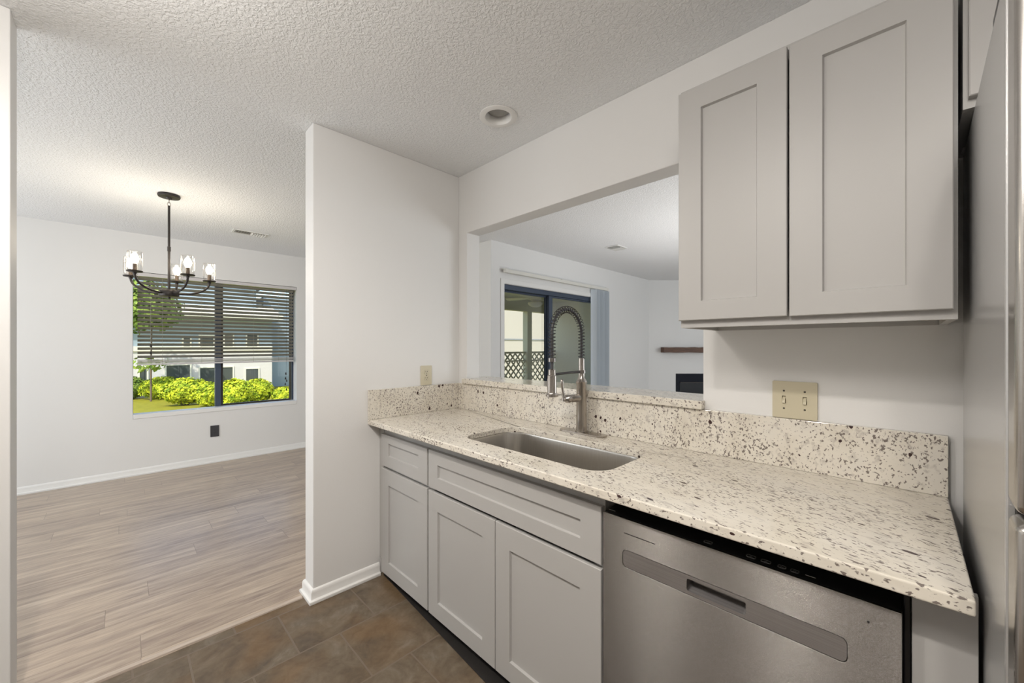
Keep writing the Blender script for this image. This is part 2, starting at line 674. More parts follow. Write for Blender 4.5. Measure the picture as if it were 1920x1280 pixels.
def make_glass(name, tint, refl):
    """a thin clear pane: lets light straight through and mirrors a little"""
    m = bpy.data.materials.new(name)
    m.use_nodes = True
    nt = m.node_tree
    nt.nodes.clear()
    o = nt.nodes.new('ShaderNodeOutputMaterial')
    tr = nt.nodes.new('ShaderNodeBsdfTransparent')
    tr.inputs[0].default_value = (*tint, 1)
    gl = nt.nodes.new('ShaderNodeBsdfGlossy')
    gl.inputs['Roughness'].default_value = 0.02
    lw = nt.nodes.new('ShaderNodeLayerWeight')
    lw.inputs['Blend'].default_value = refl
    mx = nt.nodes.new('ShaderNodeMixShader')
    mn = nt.nodes.new('ShaderNodeMath')
    mn.operation = 'MINIMUM'
    mn.inputs[1].default_value = 0.45
    nt.links.new(lw.outputs['Fresnel'], mn.inputs[0])
    nt.links.new(mn.outputs[0], mx.inputs[0])
    nt.links.new(tr.outputs[0], mx.inputs[1])
    nt.links.new(gl.outputs[0], mx.inputs[2])
    nt.links.new(mx.outputs[0], o.inputs[0])
    return m


def make_leaf(name, a, b):
    m, nt, p = nmat(name)
    tc, mp = coords(nt)
    n = noise_n(nt, mp.outputs[0], 5, 3)
    r = ramp(nt, n.outputs[0], [(0.35, a), (0.65, b)])
    nt.links.new(r.outputs[0], p.inputs['Base Color'])
    p.inputs['Roughness'].default_value = 0.6
    p.inputs['Specular IOR Level'].default_value = 0.2
    return m


def make_wood(name, a, b, axis_scale):
    m, nt, p = nmat(name)
    tc, mp = coords(nt, axis_scale)
    n = noise_n(nt, mp.outputs[0], 6, 5, 0.6, 1.0)
    r = ramp(nt, n.outputs[0], [(0.3, a), (0.7, b)])
    nt.links.new(r.outputs[0], p.inputs['Base Color'])
    p.inputs['Roughness'].default_value = 0.55
    bumpn(nt, p, n.outputs[0], 0.002, 0.5)
    return m


M['ceil'] = make_ceiling()
M['lam'] = make_laminate()
M['tile'] = make_tile()
M['granite'] = make_granite('white_speckled_granite', (0.55, 1.25, 1.0))
M['granite_up'] = make_granite('white_speckled_granite_upright', (1.15, 1.15, 0.9), 0.0, 0.685)
M['steel'] = make_brushed('brushed_stainless', (0.31, 0.295, 0.28), 0.25, 1.2)
M['steelp'] = make_steel('brushed_stainless_panel', (0.37, 0.355, 0.35), 0.5, 0.5, tangent='UV')
M['sinksteel'] = make_steel('satin_stainless', (0.56, 0.54, 0.51), 0.28, 0.5, (60, 60, 2), 0.05)
M['nickel'] = make_steel('brushed_nickel', (0.43, 0.395, 0.36), 0.26, 0.3, (1, 1, 400), 0.04)
M['nickeld'] = make_steel('dark_nickel_spring', (0.30, 0.28, 0.265), 0.28, 0.0, (1, 1, 1), 0.02)
M['hose'] = mat('dark_grey_hose', (0.06, 0.06, 0.065), 0.4)
M['fridge_side'] = mat('grey_fridge_case', (0.54, 0.54, 0.54), 0.26, 0.55, bump=(420, 0.0005, 0.35))
M['fridge_door'] = make_steel('fridge_door_steel', (0.52, 0.50, 0.48), 0.24, 0.4, (1, 1, 300), 0.04)
M['pane'] = make_glass('clear_window_pane', (0.97, 0.985, 0.98), 0.18)
M['doorpane'] = make_glass('sliding_door_pane', (0.97, 0.98, 0.95), 0.22)
M['shade'] = make_glass('clear_glass_shade', (0.97, 0.96, 0.94), 0.30)
M['bulb'] = mat('glowing_bulb', (1, 0.95, 0.85), 0.4, emit=((1.0, 0.92, 0.78), 14.0))
M['leaf'] = make_leaf('yellow_green_leaves', (0.17, 0.26, 0.012), (0.66, 0.68, 0.035))
M['leaf2'] = make_leaf('green_leaves', (0.10, 0.18, 0.025), (0.30, 0.38, 0.06))
M['grass'] = make_leaf('sunny_grass', (0.25, 0.24, 0.022), (0.34, 0.30, 0.03))
M['twig'] = mat('brown_twig', (0.16, 0.11, 0.075), 0.8)
M['mantel'] = make_wood('dark_walnut_beam', (0.055, 0.026, 0.014), (0.17, 0.085, 0.05), (2, 2, 14))
M['thresh'] = make_wood('pale_oak_threshold', (0.44, 0.37, 0.31), (0.58, 0.50, 0.43), (20, 1, 20))

# ------------------------------------------------------------------ dimensions fitted to the photograph
H = 2.449                  # ceiling
DX = -3.36                 # dining room window wall
LX = -1.01                 # living room exterior wall
CT, CB, CD = 0.894, 0.867, 0.638   # counter top, underside, depth
SP = 1.061                 # top of the backsplash
YC = -0.584                # faces of the base doors

# ------------------------------------------------------------------ room shell
bm = B()
prism(bm, [(DX - 0.15, -4.35), (4.4, -4.35), (4.4, 6.6), (LX - 0.15, 6.6), (LX - 0.15, 1.29), (DX - 0.15, 1.29)],
      [circ(0.705, -0.29, 0.066, 32)], 'xy', H, H + 0.12)
struct('ceiling', bm, M['ceil'])

bm = B()
prism(bm, [(DX - 0.15, -4.35), (-0.072, -4.35), (-0.072, 0.0), (4.4, 0.0), (4.4, 6.6), (LX - 0.15, 6.6), (LX - 0.15, 1.29), (DX - 0.15, 1.29)],
      [], 'xy', -0.10, 0.0)
struct('floor', bm, M['lam'])
bm = box(B(), -0.072, 4.4, -4.35, 0.0, -0.10, -0.0)
struct('floor_kitchen', bm, M['tile'])

bm = B()
prism(bm, [(-0.12, 0.0), (4.3, 0.0), (4.3, H), (-0.12, H)], [rect(0.087, 1.573, SP + 0.0015, 2.056)], 'xz', 0.0, 0.108)
struct('wall_pass_through', bm, M['wall'], bevel=0.004)
struct('wall_partition', box(B(), -0.12, 0.0, -0.925, 0.0, 0, H), M['wall'], bevel=0.004)
struct('wall_left', box(B(), -0.12, 0.0, -4.2, -1.885, 0, H), M['wall'], bevel=0.004)
WY0, WY1, WZ0, WZ1 = -1.54, -0.035, 0.571, 2.062
bm = B()
prism(bm, rect(-4.2, 1.19, 0, H), [rect(WY0, WY1, WZ0, WZ1)], 'yz', DX - 0.18, DX)
struct('wall_window', bm, M['wall'])
struct('wall_patio_side', box(B(), DX - 0.15, LX - 0.15, 1.19, 1.29, -0.1, H), M['wall'])
SY0, SY1, SZ1 = 1.385, 3.33, 2.0
bm = B()
prism(bm, [(1.19, 0), (SY0, 0), (SY0, SZ1), (SY1, SZ1), (SY1, 0), (4.84, 0), (4.84, H), (1.19, H)], [], 'yz', LX - 0.15, LX)
struct('wall_living', bm, M['wall'])
# corner fireplace wall at 45 degrees
FO = Vector((LX, 4.84, 0))
FROT = math.radians(45)
bm = B()
prism(bm, [(0, 0), (0.465, 0), (0.465, 0.837), (1.62, 0.837), (1.62, 0), (2.15, 0), (2.15, H), (0, H)], [], 'xz', 0, 0.12)
bmesh.ops.rotate(bm, verts=bm.verts[:], matrix=Matrix.Rotation(FROT, 3, 'Z'))
bmesh.ops.translate(bm, verts=bm.verts[:], vec=FO)
struct('wall_fireplace', bm, M['wall'])
fy = 4.84 + 2.15 * 0.7071
fx = LX + 2.15 * 0.7071
struct('wall_far', box(B(), fx - 0.08, 4.4, fy, fy + 0.12, 0, H), M['wall'])
struct('wall_right', box(B(), 4.3, 4.4, -3.6, fy, 0, H), M['wall'])
struct('wall_kitchen_back', box(B(), 0.0, 4.3, -3.6, -3.5, 0, H), M['cab'])
struct('wall_dining_end', box(B(), DX - 0.15, -0.12, -4.35, -4.2, 0, H), M['wall'])

# baseboards with a shoe moulding
BB = [(0.0, 0.0), (0.022, 0.0), (0.024, 0.006), (0.022, 0.015), (0.014, 0.019), (0.012, 0.022), (0.012, 0.052), (0.009, 0.062), (0.004, 0.068), (0.0, 0.070)]
struct('baseboard_window', sweep(B(), [(DX, -4.2), (DX, 1.19)], BB), M['trim'], smooth=40)
struct('baseboard_partition', sweep(B(), [(-0.12, -0.02), (-0.12, -0.925), (0.0, -0.925), (0.0, -0.57)], [(o, u) for o, u in BB]), M['trim'], smooth=40)
struct('baseboard_left', sweep(B(), [(0.0, -3.49), (0.0, -1.885), (-0.12, -1.885), (-0.12, -4.2)], BB), M['trim'], smooth=40)
struct('baseboard_living', sweep(B(), [(LX, 1.19), (LX, SY0 - 0.06)], BB), M['trim'], smooth=40)
# threshold between laminate and tile
bm = B()
prof = [(-0.013, 0.0), (0.013, 0.0), (0.012, 0.006), (0.005, 0.010), (-0.005, 0.010), (-0.012, 0.006)]
sweep(bm, [(-0.095, -1.882), (-0.083, -0.955)], prof)
struct('trim_1', bm, M['thresh'], smooth=40)
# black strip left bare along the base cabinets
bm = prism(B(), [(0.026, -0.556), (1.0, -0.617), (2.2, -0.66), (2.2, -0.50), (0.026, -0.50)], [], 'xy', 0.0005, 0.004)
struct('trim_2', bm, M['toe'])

# ------------------------------------------------------------------ dining window
win = thing('window_1', None, None, (DX - 0.15, (WY0 + WY1) / 2, WZ0), kind='structure')
fx0, fx1 = DX - 0.172, DX - 0.130
bm = B()
prism(bm, rect(WY0, WY1, WZ0, WZ1), [rect(WY0 + 0.005, WY1 - 0.022, WZ0 + 0.035, WZ1 - 0.035)], 'yz', fx0, fx1)
obj('window_frame', bm, M['bluemetal'], win, bevel=0.003)
my = -0.828
obj('mullion', box(B(), fx0 + 0.002, fx1 + 0.012, my - 0.028, my + 0.028, WZ0 + 0.03, WZ1 - 0.03), M['bluemetal'], win, bevel=0.004)
bm = B()
prism(bm, rect(my + 0.029, WY1 - 0.03, WZ0 + 0.036, WZ1 - 0.036), [rect(my + 0.049, WY1 - 0.045, WZ0 + 0.062, WZ1 - 0.05)], 'yz', fx0 + 0.010, fx1 - 0.006)
obj('sash_frame', bm, M['iron'], win, bevel=0.002)
obj('pane', box(B(), fx0 + 0.018, fx0 + 0.022, WY0 + 0.010, my - 0.02, WZ0 + 0.03, WZ1 - 0.03), M['pane'], win)
obj('pane', box(B(), fx0 + 0.026, fx0 + 0.030, my + 0.045, WY1 - 0.04, WZ0 + 0.058, WZ1 - 0.045), M['pane'], win)
obj('sill', box(B(), fx1 - 0.0005, DX + 0.006, WY0 + 0.002, WY1 - 0.002, WZ0 + 0.001, WZ0 + 0.044), M['trim'], win, bevel=0.003)

# horizontal blind, drawn two thirds down
bl = thing('window_blind', 'horizontal slat blind, slats painted in backlit shade, half lowered in the dining room window', 'blind', (DX - 0.05, (WY0 + WY1) / 2, 1.117))
bx = DX - 0.045
by0, by1 = WY0 + 0.035, WY1 - 0.028
obj('headrail', box(B(), bx - 0.030, bx + 0.042, WY0 + 0.006, WY1 - 0.004, 2.022, 2.058), M['rail'], bl, bevel=0.003, label='pale grey headrail')


def slat_bm(z, tilt, w=0.05, n=4):
    bm = B()
    lo, hi = [], []
    for k in range(n + 1):
        s = -w / 2 + w * k / n
        cr = 0.0022 * (1 - (2 * s / w) ** 2)
        x = bx + s * math.cos(tilt) - cr * math.sin(tilt)
        zz = z + s * math.sin(tilt) + cr * math.cos(tilt)
        dx, dz = -0.0013 * math.sin(tilt), 0.0013 * math.cos(tilt)
        hi.append([bm.verts.new((x + dx, y, zz + dz)) for y in (by0, by1)])
        lo.append([bm.verts.new((x - dx, y, zz - dz)) for y in (by0, by1)])
    for k in range(n):
        bm.faces.new((hi[k][0], hi[k][1], hi[k + 1][1], hi[k + 1][0]))
        bm.faces.new((lo[k][0], lo[k + 1][0], lo[k + 1][1], lo[k][1]))
        for e in (0, 1):
            bm.faces.new((hi[k][e], hi[k + 1][e], lo[k + 1][e], lo[k][e]))
    for k in (0, n):
        bm.faces.new((hi[k][0], lo[k][0], lo[k][1], hi[k][1]))
    return bm


NS = 20
for k in range(NS):
    obj('slat', slat_bm(2.000 - k * 0.0422, math.radians(29)), M['slat'], bl, smooth=40)
for k in range(5):
    obj('slat', slat_bm(1.168 - k * 0.0075, math.radians(2 + k)), M['rail'], bl, smooth=40, label='slat stacked on the bottom rail')
obj('bottom_rail', box(B(), bx - 0.026, bx + 0.026, by0, by1, 1.112, 1.130), M['rail'], bl, bevel=0.004, label='pale grey bottom rail')
for yy in (by0 + 0.19, -0.99, -0.50, by1 - 0.075, by1 - 0.17):
    obj('ladder_cord', tube(B(), [(bx + 0.026, yy, 2.03), (bx + 0.027, yy, 1.12)], 0.0011, 6), M['slat'], bl)
bm = tube(B(), [(bx + 0.035, by1 - 0.085, 2.03), (bx + 0.036, by1 - 0.087, 0.86)], 0.0012, 6)
cd = obj('lift_cord', bm, M['iron'], bl)
for zz in (0.96, 0.90, 0.87, 0.83, 0.76):
    bm = lathe(B(), [(0.001, 0.02), (0.006, 0.014), (0.009, -0.008), (0.001, -0.012)], (bx + 0.036, by1 - 0.087 + random.uniform(-0.014, 0.014), zz), 10)
    obj('tassel', bm, M['iron'], cd, smooth=60)
bm = tube(B(), [(bx + 0.032, by0 + 0.10, 2.03), (bx + 0.032, by0 + 0.098, 1.22)], 0.0012, 6)
cd = obj('tilt_cord', bm, M['slat'], bl)
for zz in (1.31, 1.235):
    obj('tassel', lathe(B(), [(0.001, 0.02), (0.006, 0.014), (0.009, -0.008), (0.001, -0.012)], (bx + 0.032, by0 + 0.10, zz), 10), M['iron'], cd, smooth=60)

# ------------------------------------------------------------------ outlets and switches
def outlet(name, label, cat, origin, face, w, h, pm, sm):
    """face: 'x' looks to +x, 'y' looks to -y; origin is the middle of the plate on the wall"""
    t = thing(name, label, cat, origin)
    ox, oy, oz = origin

    def F(bm):
        # drawn facing +x at the origin, then turned
        if face == 'y':
            bmesh.ops.rotate(bm, verts=bm.verts[:], matrix=Matrix.Rotation(-PI / 2, 3, 'Z'))
        bmesh.ops.translate(bm, verts=bm.verts[:], vec=Vector(origin))
        return bm
    bm = B()
    holes = [rrect(-0.0165, 0.0165, s * 0.0195 - 0.0135, s * 0.0195 + 0.0135, 0.009, 5) for s in (-1, 1)] if pm != M['darkplate'] else []
    prism(bm, rrect(-w / 2, w / 2, -h / 2, h / 2, 0.004, 3), holes, 'yz', 0.0005, 0.006)
    obj('cover_plate', F(bm), pm, t, bevel=0.0015)
    for s in (-1, 1):
        bm = prism(B(), rrect(-0.0158, 0.0158, s * 0.0195 - 0.0128, s * 0.0195 + 0.0128, 0.009, 5), [], 'yz', 0.001, 0.0072)
        sk = obj('socket', F(bm), pm, t, bevel=0.001)
        for yy, hh in ((-0.0062, 0.0075), (0.0062, 0.0062)):
            obj('slot', F(box(B(), 0.0070, 0.0078, yy - 0.0012, yy + 0.0012, s * 0.0195 + 0.002 - hh / 2 + 0.002, s * 0.0195 + 0.002 + hh / 2 + 0.002)), sm, sk)
        obj('ground_hole', F(prism(B(), circ(0, s * 0.0195 - 0.007, 0.0024, 12), [], 'yz', 0.0070, 0.0078)), sm, sk)
    obj('screw', F(lathe(B(), [(0.0001, 0.0078), (0.003, 0.0072), (0.0033, 0.006)], (0, 0, 0), 10, (1, 0, 0))), sm, t)
    return t


outlet('wall_outlet', 'almond outlet plate on the white wall above the short stone splash', 'outlet', (0.0, -0.258, 1.124), 'x', 0.078, 0.122, M['almond'], M['dark'])
outlet('wall_outlet', 'charcoal outlet plate low on the wall under the dining window', 'outlet', (DX, -0.876, 0.353), 'x', 0.080, 0.126, M['darkplate'], M['black'])

sw = thing('light_switch_plate', 'almond two-gang toggle switch plate on the wall under the hanging cabinet', 'switch', (1.8685, 0.0, 1.1245))
bm = prism(B(), rrect(-0.0625, 0.0625, -0.0625, 0.0625, 0.004, 3), [rect(-0.029 - 0.0055, -0.029 + 0.0055, -0.0125, 0.0125), rect(0.029 - 0.0055, 0.029 + 0.0055, -0.0125, 0.0125)], 'xz', -0.0075, -0.0005)
bmesh.ops.translate(bm, verts=bm.verts[:], vec=(1.8685, 0, 1.1245))
obj('cover_plate', bm, M['almond'], sw, bevel=0.002)
for s in (-1, 1):
    xx = 1.8685 + s * 0.029
    bm = B()
    vs = [(-0.0045, -0.001, -0.011), (0.0045, -0.001, -0.011), (0.0045, -0.001, 0.011), (-0.0045, -0.001, 0.011),
          (-0.0040, -0.015, -0.011), (0.0040, -0.015, -0.011), (0.0040, -0.013, -0.002), (-0.0040, -0.013, -0.002)]
    v = [bm.verts.new((xx + a, b, 1.1245 + c)) for a, b, c in vs]
    for f in ((0, 1, 2, 3), (4, 5, 6, 7), (0, 1, 5, 4), (2, 3, 7, 6), (1, 2, 6, 5), (3, 0, 4, 7)):
        bm.faces.new([v[i] for i in f])
    obj('toggle', bm, M['almond'], sw)
    obj('toggle_slot', box(B(), xx - 0.0054, xx + 0.0054, -0.0012, -0.0006, 1.1245 - 0.0124, 1.1245 + 0.0124), M['dark'], sw)
    for dz in (-0.030, 0.030):
        obj('screw', lathe(B(), [(0.0001, 0.0092), (0.0028, 0.0085), (0.0034, 0.0072)], (xx, 0, 1.1245 + dz), 12, (0, -1, 0)), M['dark'], sw)

# ------------------------------------------------------------------ recessed ceiling light and vents
t = thing('recessed_light', 'round white recessed can light, unlit, in the kitchen ceiling', 'ceiling light', (0.705, -0.29, H))
bm = lathe(B(), [(0.094, -0.0005), (0.094, -0.004), (0.088, -0.007), (0.066, -0.006), (0.062, 0.0), (0.060, 0.05), (0.0605, 0.05), (0.064, 0.0), (0.070, -0.001)], (0.705, -0.29, H), 40, close=False)
obj('trim_ring', bm, M['trim'], t, smooth=40)
bm = lathe(B(), [(0.0, 0.018), (0.03, 0.0195), (0.052, 0.026), (0.056, 0.034), (0.050, 0.075), (0.0, 0.08)], (0.705, -0.29, H), 32)
obj('flood_bulb', bm, M['canbulb'], t, smooth=50)


def vent(label, cx, cy, lx, ly, along):
    t = thing('ceiling_vent', label, 'vent', (cx, cy, H))
    w, l = (lx, ly) if along == 'y' else (ly, lx)

    def F(bm):
        if along == 'x':
            bmesh.ops.rotate(bm, verts=bm.verts[:], matrix=Matrix.Rotation(PI / 2, 3, 'Z'))
        bmesh.ops.translate(bm, verts=bm.verts[:], vec=(cx, cy, H))
        return bm
    obj('vent_frame', F(prism(B(), rect(-w / 2, w / 2, -l / 2, l / 2), [rect(-w / 2 + 0.022, w / 2 - 0.022, -l / 2 + 0.022, l / 2 - 0.022)], 'xy', -0.008, -0.0005)), M['vent'], t, bevel=0.002)
    obj('vent_duct', F(box(B(), -w / 2 + 0.02, w / 2 - 0.02, -l / 2 + 0.02, l / 2 - 0.02, -0.0020, -0.0008)), M['ventdark'], t)
    n = 12 if l > 0.25 else 9
    for k in range(n):
        yy = -l / 2 + 0.03 + (l - 0.06) * k / (n - 1)
        tl = 0.9 if yy < 0 else -0.9
        bm = box(B(), -w / 2 + 0.021, w / 2 - 0.021, -0.011, 0.011, -0.0006, 0.0006)
        bmesh.ops.rotate(bm, verts=bm.verts[:], matrix=Matrix.Rotation(tl, 3, 'X'))
        bmesh.ops.translate(bm, verts=bm.verts[:], vec=(0, yy, -0.0085))
        obj('louver', F(bm), M['vent'], t)
    return t


vent('white metal ceiling vent in the dining room near the window wall', -2.53, -0.70, 0.15, 0.30, 'y')
vent('white metal ceiling vent in the living room before the sliding door', -0.235, 2.44, 0.17, 0.22, 'y')

# ------------------------------------------------------------------ chandelier
FV = Vector((-math.sin(math.radians(45.195)), math.cos(math.radians(45.195)), 0))
RV = Vector((FV.y, -FV.x, 0))
HC = Vector((-1.79, -1.365, 0))
ch = thing('chandelier', 'dark bronze five-arm chandelier with lit bulbs in clear glass over the dining floor', 'chandelier', (HC.x, HC.y, 1.70))
bm = lathe(B(), [(0.0, -0.002), (0.066, -0.002), (0.068, -0.010), (0.064, -0.020), (0.020, -0.024), (0.016, -0.034), (0.0, -0.034)], (HC.x, HC.y, H), 32)
obj('canopy', bm, M['iron'], ch, smooth=40)
bm = B()
for k in range(2):
    n = 18
    ring = [(0.009 * math.cos(2 * PI * i / n), 0.0, 0.016 * math.sin(2 * PI * i / n)) for i in range(n + 1)]
    pts = [Vector(p) for p in ring]
    if k:
        pts = [Vector((p.y, p.x, p.z)) for p in pts]
    tube(bm, [p + Vector((HC.x, HC.y, H - 0.048 - 0.024 * k)) for p in pts], 0.0022, 8, cap=False)
obj('swivel_loop', bm, M['nickel'], ch, smooth=60)
obj('stem', lathe(B(), [(0.0, 0.0), (0.008, 0.0), (0.008, 0.30), (0.0105, 0.302), (0.0105, 0.335), (0.0075, 0.337), (0.0075, 0.645), (0.0, 0.645)], (HC.x, HC.y, 1.722), 16), M['iron'], ch, smooth=40)
obj('hub', lathe(B(), [(0.0, -0.026), (0.008, -0.024), (0.010, -0.012), (0.056, -0.008), (0.060, 0.0), (0.060, 0.030), (0.054, 0.040), (0.014, 0.044), (0.0, 0.044)], (HC.x, HC.y, 1.690), 32), M['iron'], ch, smooth=40)
AR, AZ = 0.245, 1.828
for k in range(5):
    a = math.radians(48 + 72 * k)
    d = RV * math.cos(a) + FV * math.sin(a)
    pts = []
    for i in range(15):
        s = i / 14
        th = s * PI / 2
        r = 0.05 + (AR - 0.05) * math.sin(th)
        z = 1.705 + (AZ - 0.016 - 1.705) * (1 - math.cos(th)) ** 1.05
        pts.append(HC + d * r + Vector((0, 0, z)))
    arm = obj('arm', tube(B(), pts, 0.0075, 10), M['iron'], ch, smooth=60)
    p = HC + d * AR + Vector((0, 0, AZ))
    obj('drip_cup', lathe(B(), [(0.0, -0.022), (0.010, -0.020), (0.012, -0.010), (0.040, -0.006), (0.044, 0.0), (0.043, 0.003), (0.012, 0.003), (0.0, 0.003)], p, 24), M['iron'], arm, smooth=40)
    obj('candle_sleeve', lathe(B(), [(0.0, 0.003), (0.0115, 0.003), (0.0115, 0.052), (0.0, 0.053)], p, 16), M['sleeve'], arm, smooth=40)
    obj('glass_shade', lathe(B(), [(0.030, 0.004), (0.038, 0.012), (0.042, 0.045), (0.041, 0.10), (0.038, 0.142), (0.0365, 0.143)], p, 28, close=False), M['shade'], arm, smooth=50, label='clear glass cylinder shade')
    obj('bulb', lathe(B(), [(0.0, 0.050), (0.010, 0.053), (0.020, 0.070), (0.024, 0.088), (0.019, 0.108), (0.009, 0.124), (0.0, 0.131)], p, 18), M['bulb'], arm, smooth=60, label='glowing candle bulb')
    light('chandelier_bulb_light', 'POINT', p + Vector((0, 0, 0.155)), 1.7, (1.0, 0.88, 0.70), shadow_soft_size=0.02)

# ------------------------------------------------------------------ base cabinets
def base_cabinet(label, x0, x1, loc):
    return thing('base_cabinet', label, 'cabinet', loc)


# narrow cabinet by the wall
c1 = thing('base_cabinet', 'narrow grey base cabinet with one drawer over one door beside the white wall', 'cabinet', (0.27, -0.30, 0.0))
obj('body', box(B(), 0.0565, 0.5285, YC + 0.020, -0.004, 0.043, CB - 0.001), M['cab'], c1, bevel=0.001)
obj('filler_strip', box(B(), 0.0015, 0.0560, YC + 0.018, -0.30, 0.1005, CB - 0.001), M['cab'], c1)
obj('toe_kick', box(B(), 0.03, 0.5285, -0.535, -0.515, 0.006, 0.043), M['toe'], c1)
obj('drawer', shaker(B(), (0.057, 0.522, 0.642, 0.818), (0.138, 0.443, 0.704, 0.773), YC, 0.019, 0.009), M['cab'], c1)
obj('door', shaker(B(), (0.057, 0.522, 0.045, 0.627), (0.138, 0.437, 0.120, 0.545), YC, 0.019, 0.009), M['cab'], c1)
# sink cabinet
c2 = thing('base_cabinet', 'wide grey sink base cabinet with two doors under a long false drawer front', 'cabinet', (1.0, -0.30, 0.0))
bm = B()
prism(bm, rect(0.5295, 1.4845, 0.043, CB - 0.001), [rect(0.56, 1.45, 0.07, 0.79)], 'xz', YC + 0.020, YC + 0.040)
box(bm, 0.5295, 0.548, YC + 0.0405, -0.004, 0.043, CB - 0.001)
box(bm, 1.466, 1.4845, YC + 0.0405, -0.004, 0.043, CB - 0.001)
box(bm, 0.5485, 1.4655, YC + 0.0405, -0.004, 0.043, 0.060)
obj('body', bm, M['cab'], c2)
obj('toe_kick', box(B(), 0.5295, 1.4845, -0.535, -0.515, 0.006, 0.043), M['toe'], c2)
obj('false_front', shaker(B(), (0.534, 1.4815, 0.640, 0.818), (0.609, 1.405, 0.696, 0.757), YC, 0.019, 0.009), M['cab'], c2)
obj('door', shaker(B(), (0.534, 1.0015, 0.044, 0.6255), (0.609, 0.926, 0.119, 0.541), YC, 0.019, 0.009), M['cab'], c2)
obj('door', shaker(B(), (1.0050, 1.4815, 0.044, 0.6255), (1.084, 1.403, 0.119, 0.539), YC, 0.019, 0.009), M['cab'], c2)
# end panel right of the dishwasher
o = obj('filler_panel', box(B(), 2.1437, 2.2256, YC + 0.029, YC + 0.047, 0.008, CB - 0.0005), M['cab'], bevel=0.001)
tag(o, 'narrow plain grey cabinet end panel between dishwasher and refrigerator', 'panel')

# ------------------------------------------------------------------ dishwasher
dw = thing('dishwasher', 'stainless steel dishwasher with pocket handle and black hidden top controls', 'dishwasher', (1.81, -0.3, 0.0))
DX0, DX1, DZ0, DZ1 = 1.489, 2.131, 0.075, 0.807
bm = B()
box(bm, 1.492, 2.140, -0.50, -0.03, 0.02, 0.862)
obj('tub_case', bm, M['black'], dw)
obj('gap_shade_strip', box(B(), 2.1325, 2.1425, -0.550, -0.501, 0.02, 0.862), M['black'], dw, bevel=0.002)  # black strip paints the shade in the gap beside the door
PX0, PX1, PZ0, PZ1 = 1.555, 2.052, 0.669, 0.7175
bm = B()
prism(bm, rect(DX0, DX1, DZ0, DZ1), [rrect(PX0 - 0.001, PX1 + 0.001, PZ0 - 0.001, PZ1 + 0.001, 0.012, 5)], 'xz', YC, YC + 0.022)
door = obj('door', bm, M['steel'], dw, bevel=0.0025, uv=True)
KX0, KX1, KZ0, KZ1 = 1.736, 1.872, 0.677, 0.7085
bm = B()
prism(bm, rrect(PX0, PX1, PZ0, PZ1, 0.0115, 5), [rrect(KX0, KX1, KZ0, KZ1, 0.006, 4)], 'xz', YC + 0.001, YC + 0.02)
hp = obj('handle_panel', bm, M['steelp'], door, bevel=0.0006, label='smooth grey handle panel', uv=True)
# the pocket: a scooped box behind the opening
bm = B()
a = rrect(KX0, KX1, KZ0, KZ1, 0.006, 4)
b_ = rrect(KX0 + 0.002, KX1 - 0.002, KZ0 + 0.010, KZ1 + 0.008, 0.008, 4)
r0 = [bm.verts.new((x, YC + 0.0015, z)) for x, z in a]
r1 = [bm.verts.new((x, YC + 0.034, z)) for x, z in b_]
for i in range(len(a)):
    j = (i + 1) % len(a)
    bm.faces.new((r0[i], r0[j], r1[j], r1[i]))
bm.faces.new(r1)
obj('pocket_handle', bm, M['steelp'], door, uv=True)
obj('vent_slot', box(B(), 1.559, 1.652, YC - 0.0006, YC + 0.002, 0.7655, 0.7672), M['black'], door)
obj('small_hole_dot', lathe(B(), [(0.0, 0.0012), (0.002, 0.001), (0.0024, -0.001)], (2.084, YC, 0.769), 14, (0, -1, 0)), M['black'], door)  # black dot stands for the dark inside of a small hole
# control strip along the top of the door, sloping back
bm = B()
prism(bm, [(YC + 0.0015, DZ1 - 0.004), (YC + 0.0015, DZ1 - 0.0006), (-0.505, DZ1 + 0.006), (-0.505, DZ1 - 0.02), (YC + 0.023, DZ1 - 0.02)], [], 'yz', DX0 + 0.003, DX1 - 0.003)
cs = obj('control_strip', bm, M['black'], dw)
M['btn'] = mat('grey_button_rim', (0.16, 0.16, 0.165), 0.4)
for bxx, bw in ((1.781, 0.020), (1.877, 0.020), (1.907, 0.020), (1.938, 0.016), (1.962, 0.016)):
    zz = DZ1 + 0.0022
    bm = prism(B(), rrect(bxx - bw / 2, bxx + bw / 2, -0.566, -0.553, 0.004, 4), [rrect(bxx - bw / 2 + 0.0014, bxx + bw / 2 - 0.0014, -0.5646, -0.5544, 0.003, 4)], 'xy', zz - 0.003, zz + 0.0006)
    bn = obj('button', bm, M['btn'], cs)
    obj('button_mark', box(B(), bxx - 0.003, bxx + 0.003, -0.5605, -0.5590, zz - 0.003, zz + 0.0002), M['btn'], bn)
for bxx, bw in ((1.990, 0.018), (1.505, 0.022)):
    obj('printed_line', box(B(), bxx - bw / 2, bxx + bw / 2, -0.5605, -0.5592, DZ1, DZ1 + 0.0020), M['vent'], cs)
for bxx in (1.60, 1.90):
    obj('latch', box(B(), bxx - 0.012, bxx + 0.012, -0.545, -0.515, 0.845, 0.857), M['btn'], dw, bevel=0.002)
obj('kick_plate', box(B(), 1.49, 2.14, -0.545, -0.53, 0.006, 0.072), M['black'], dw)

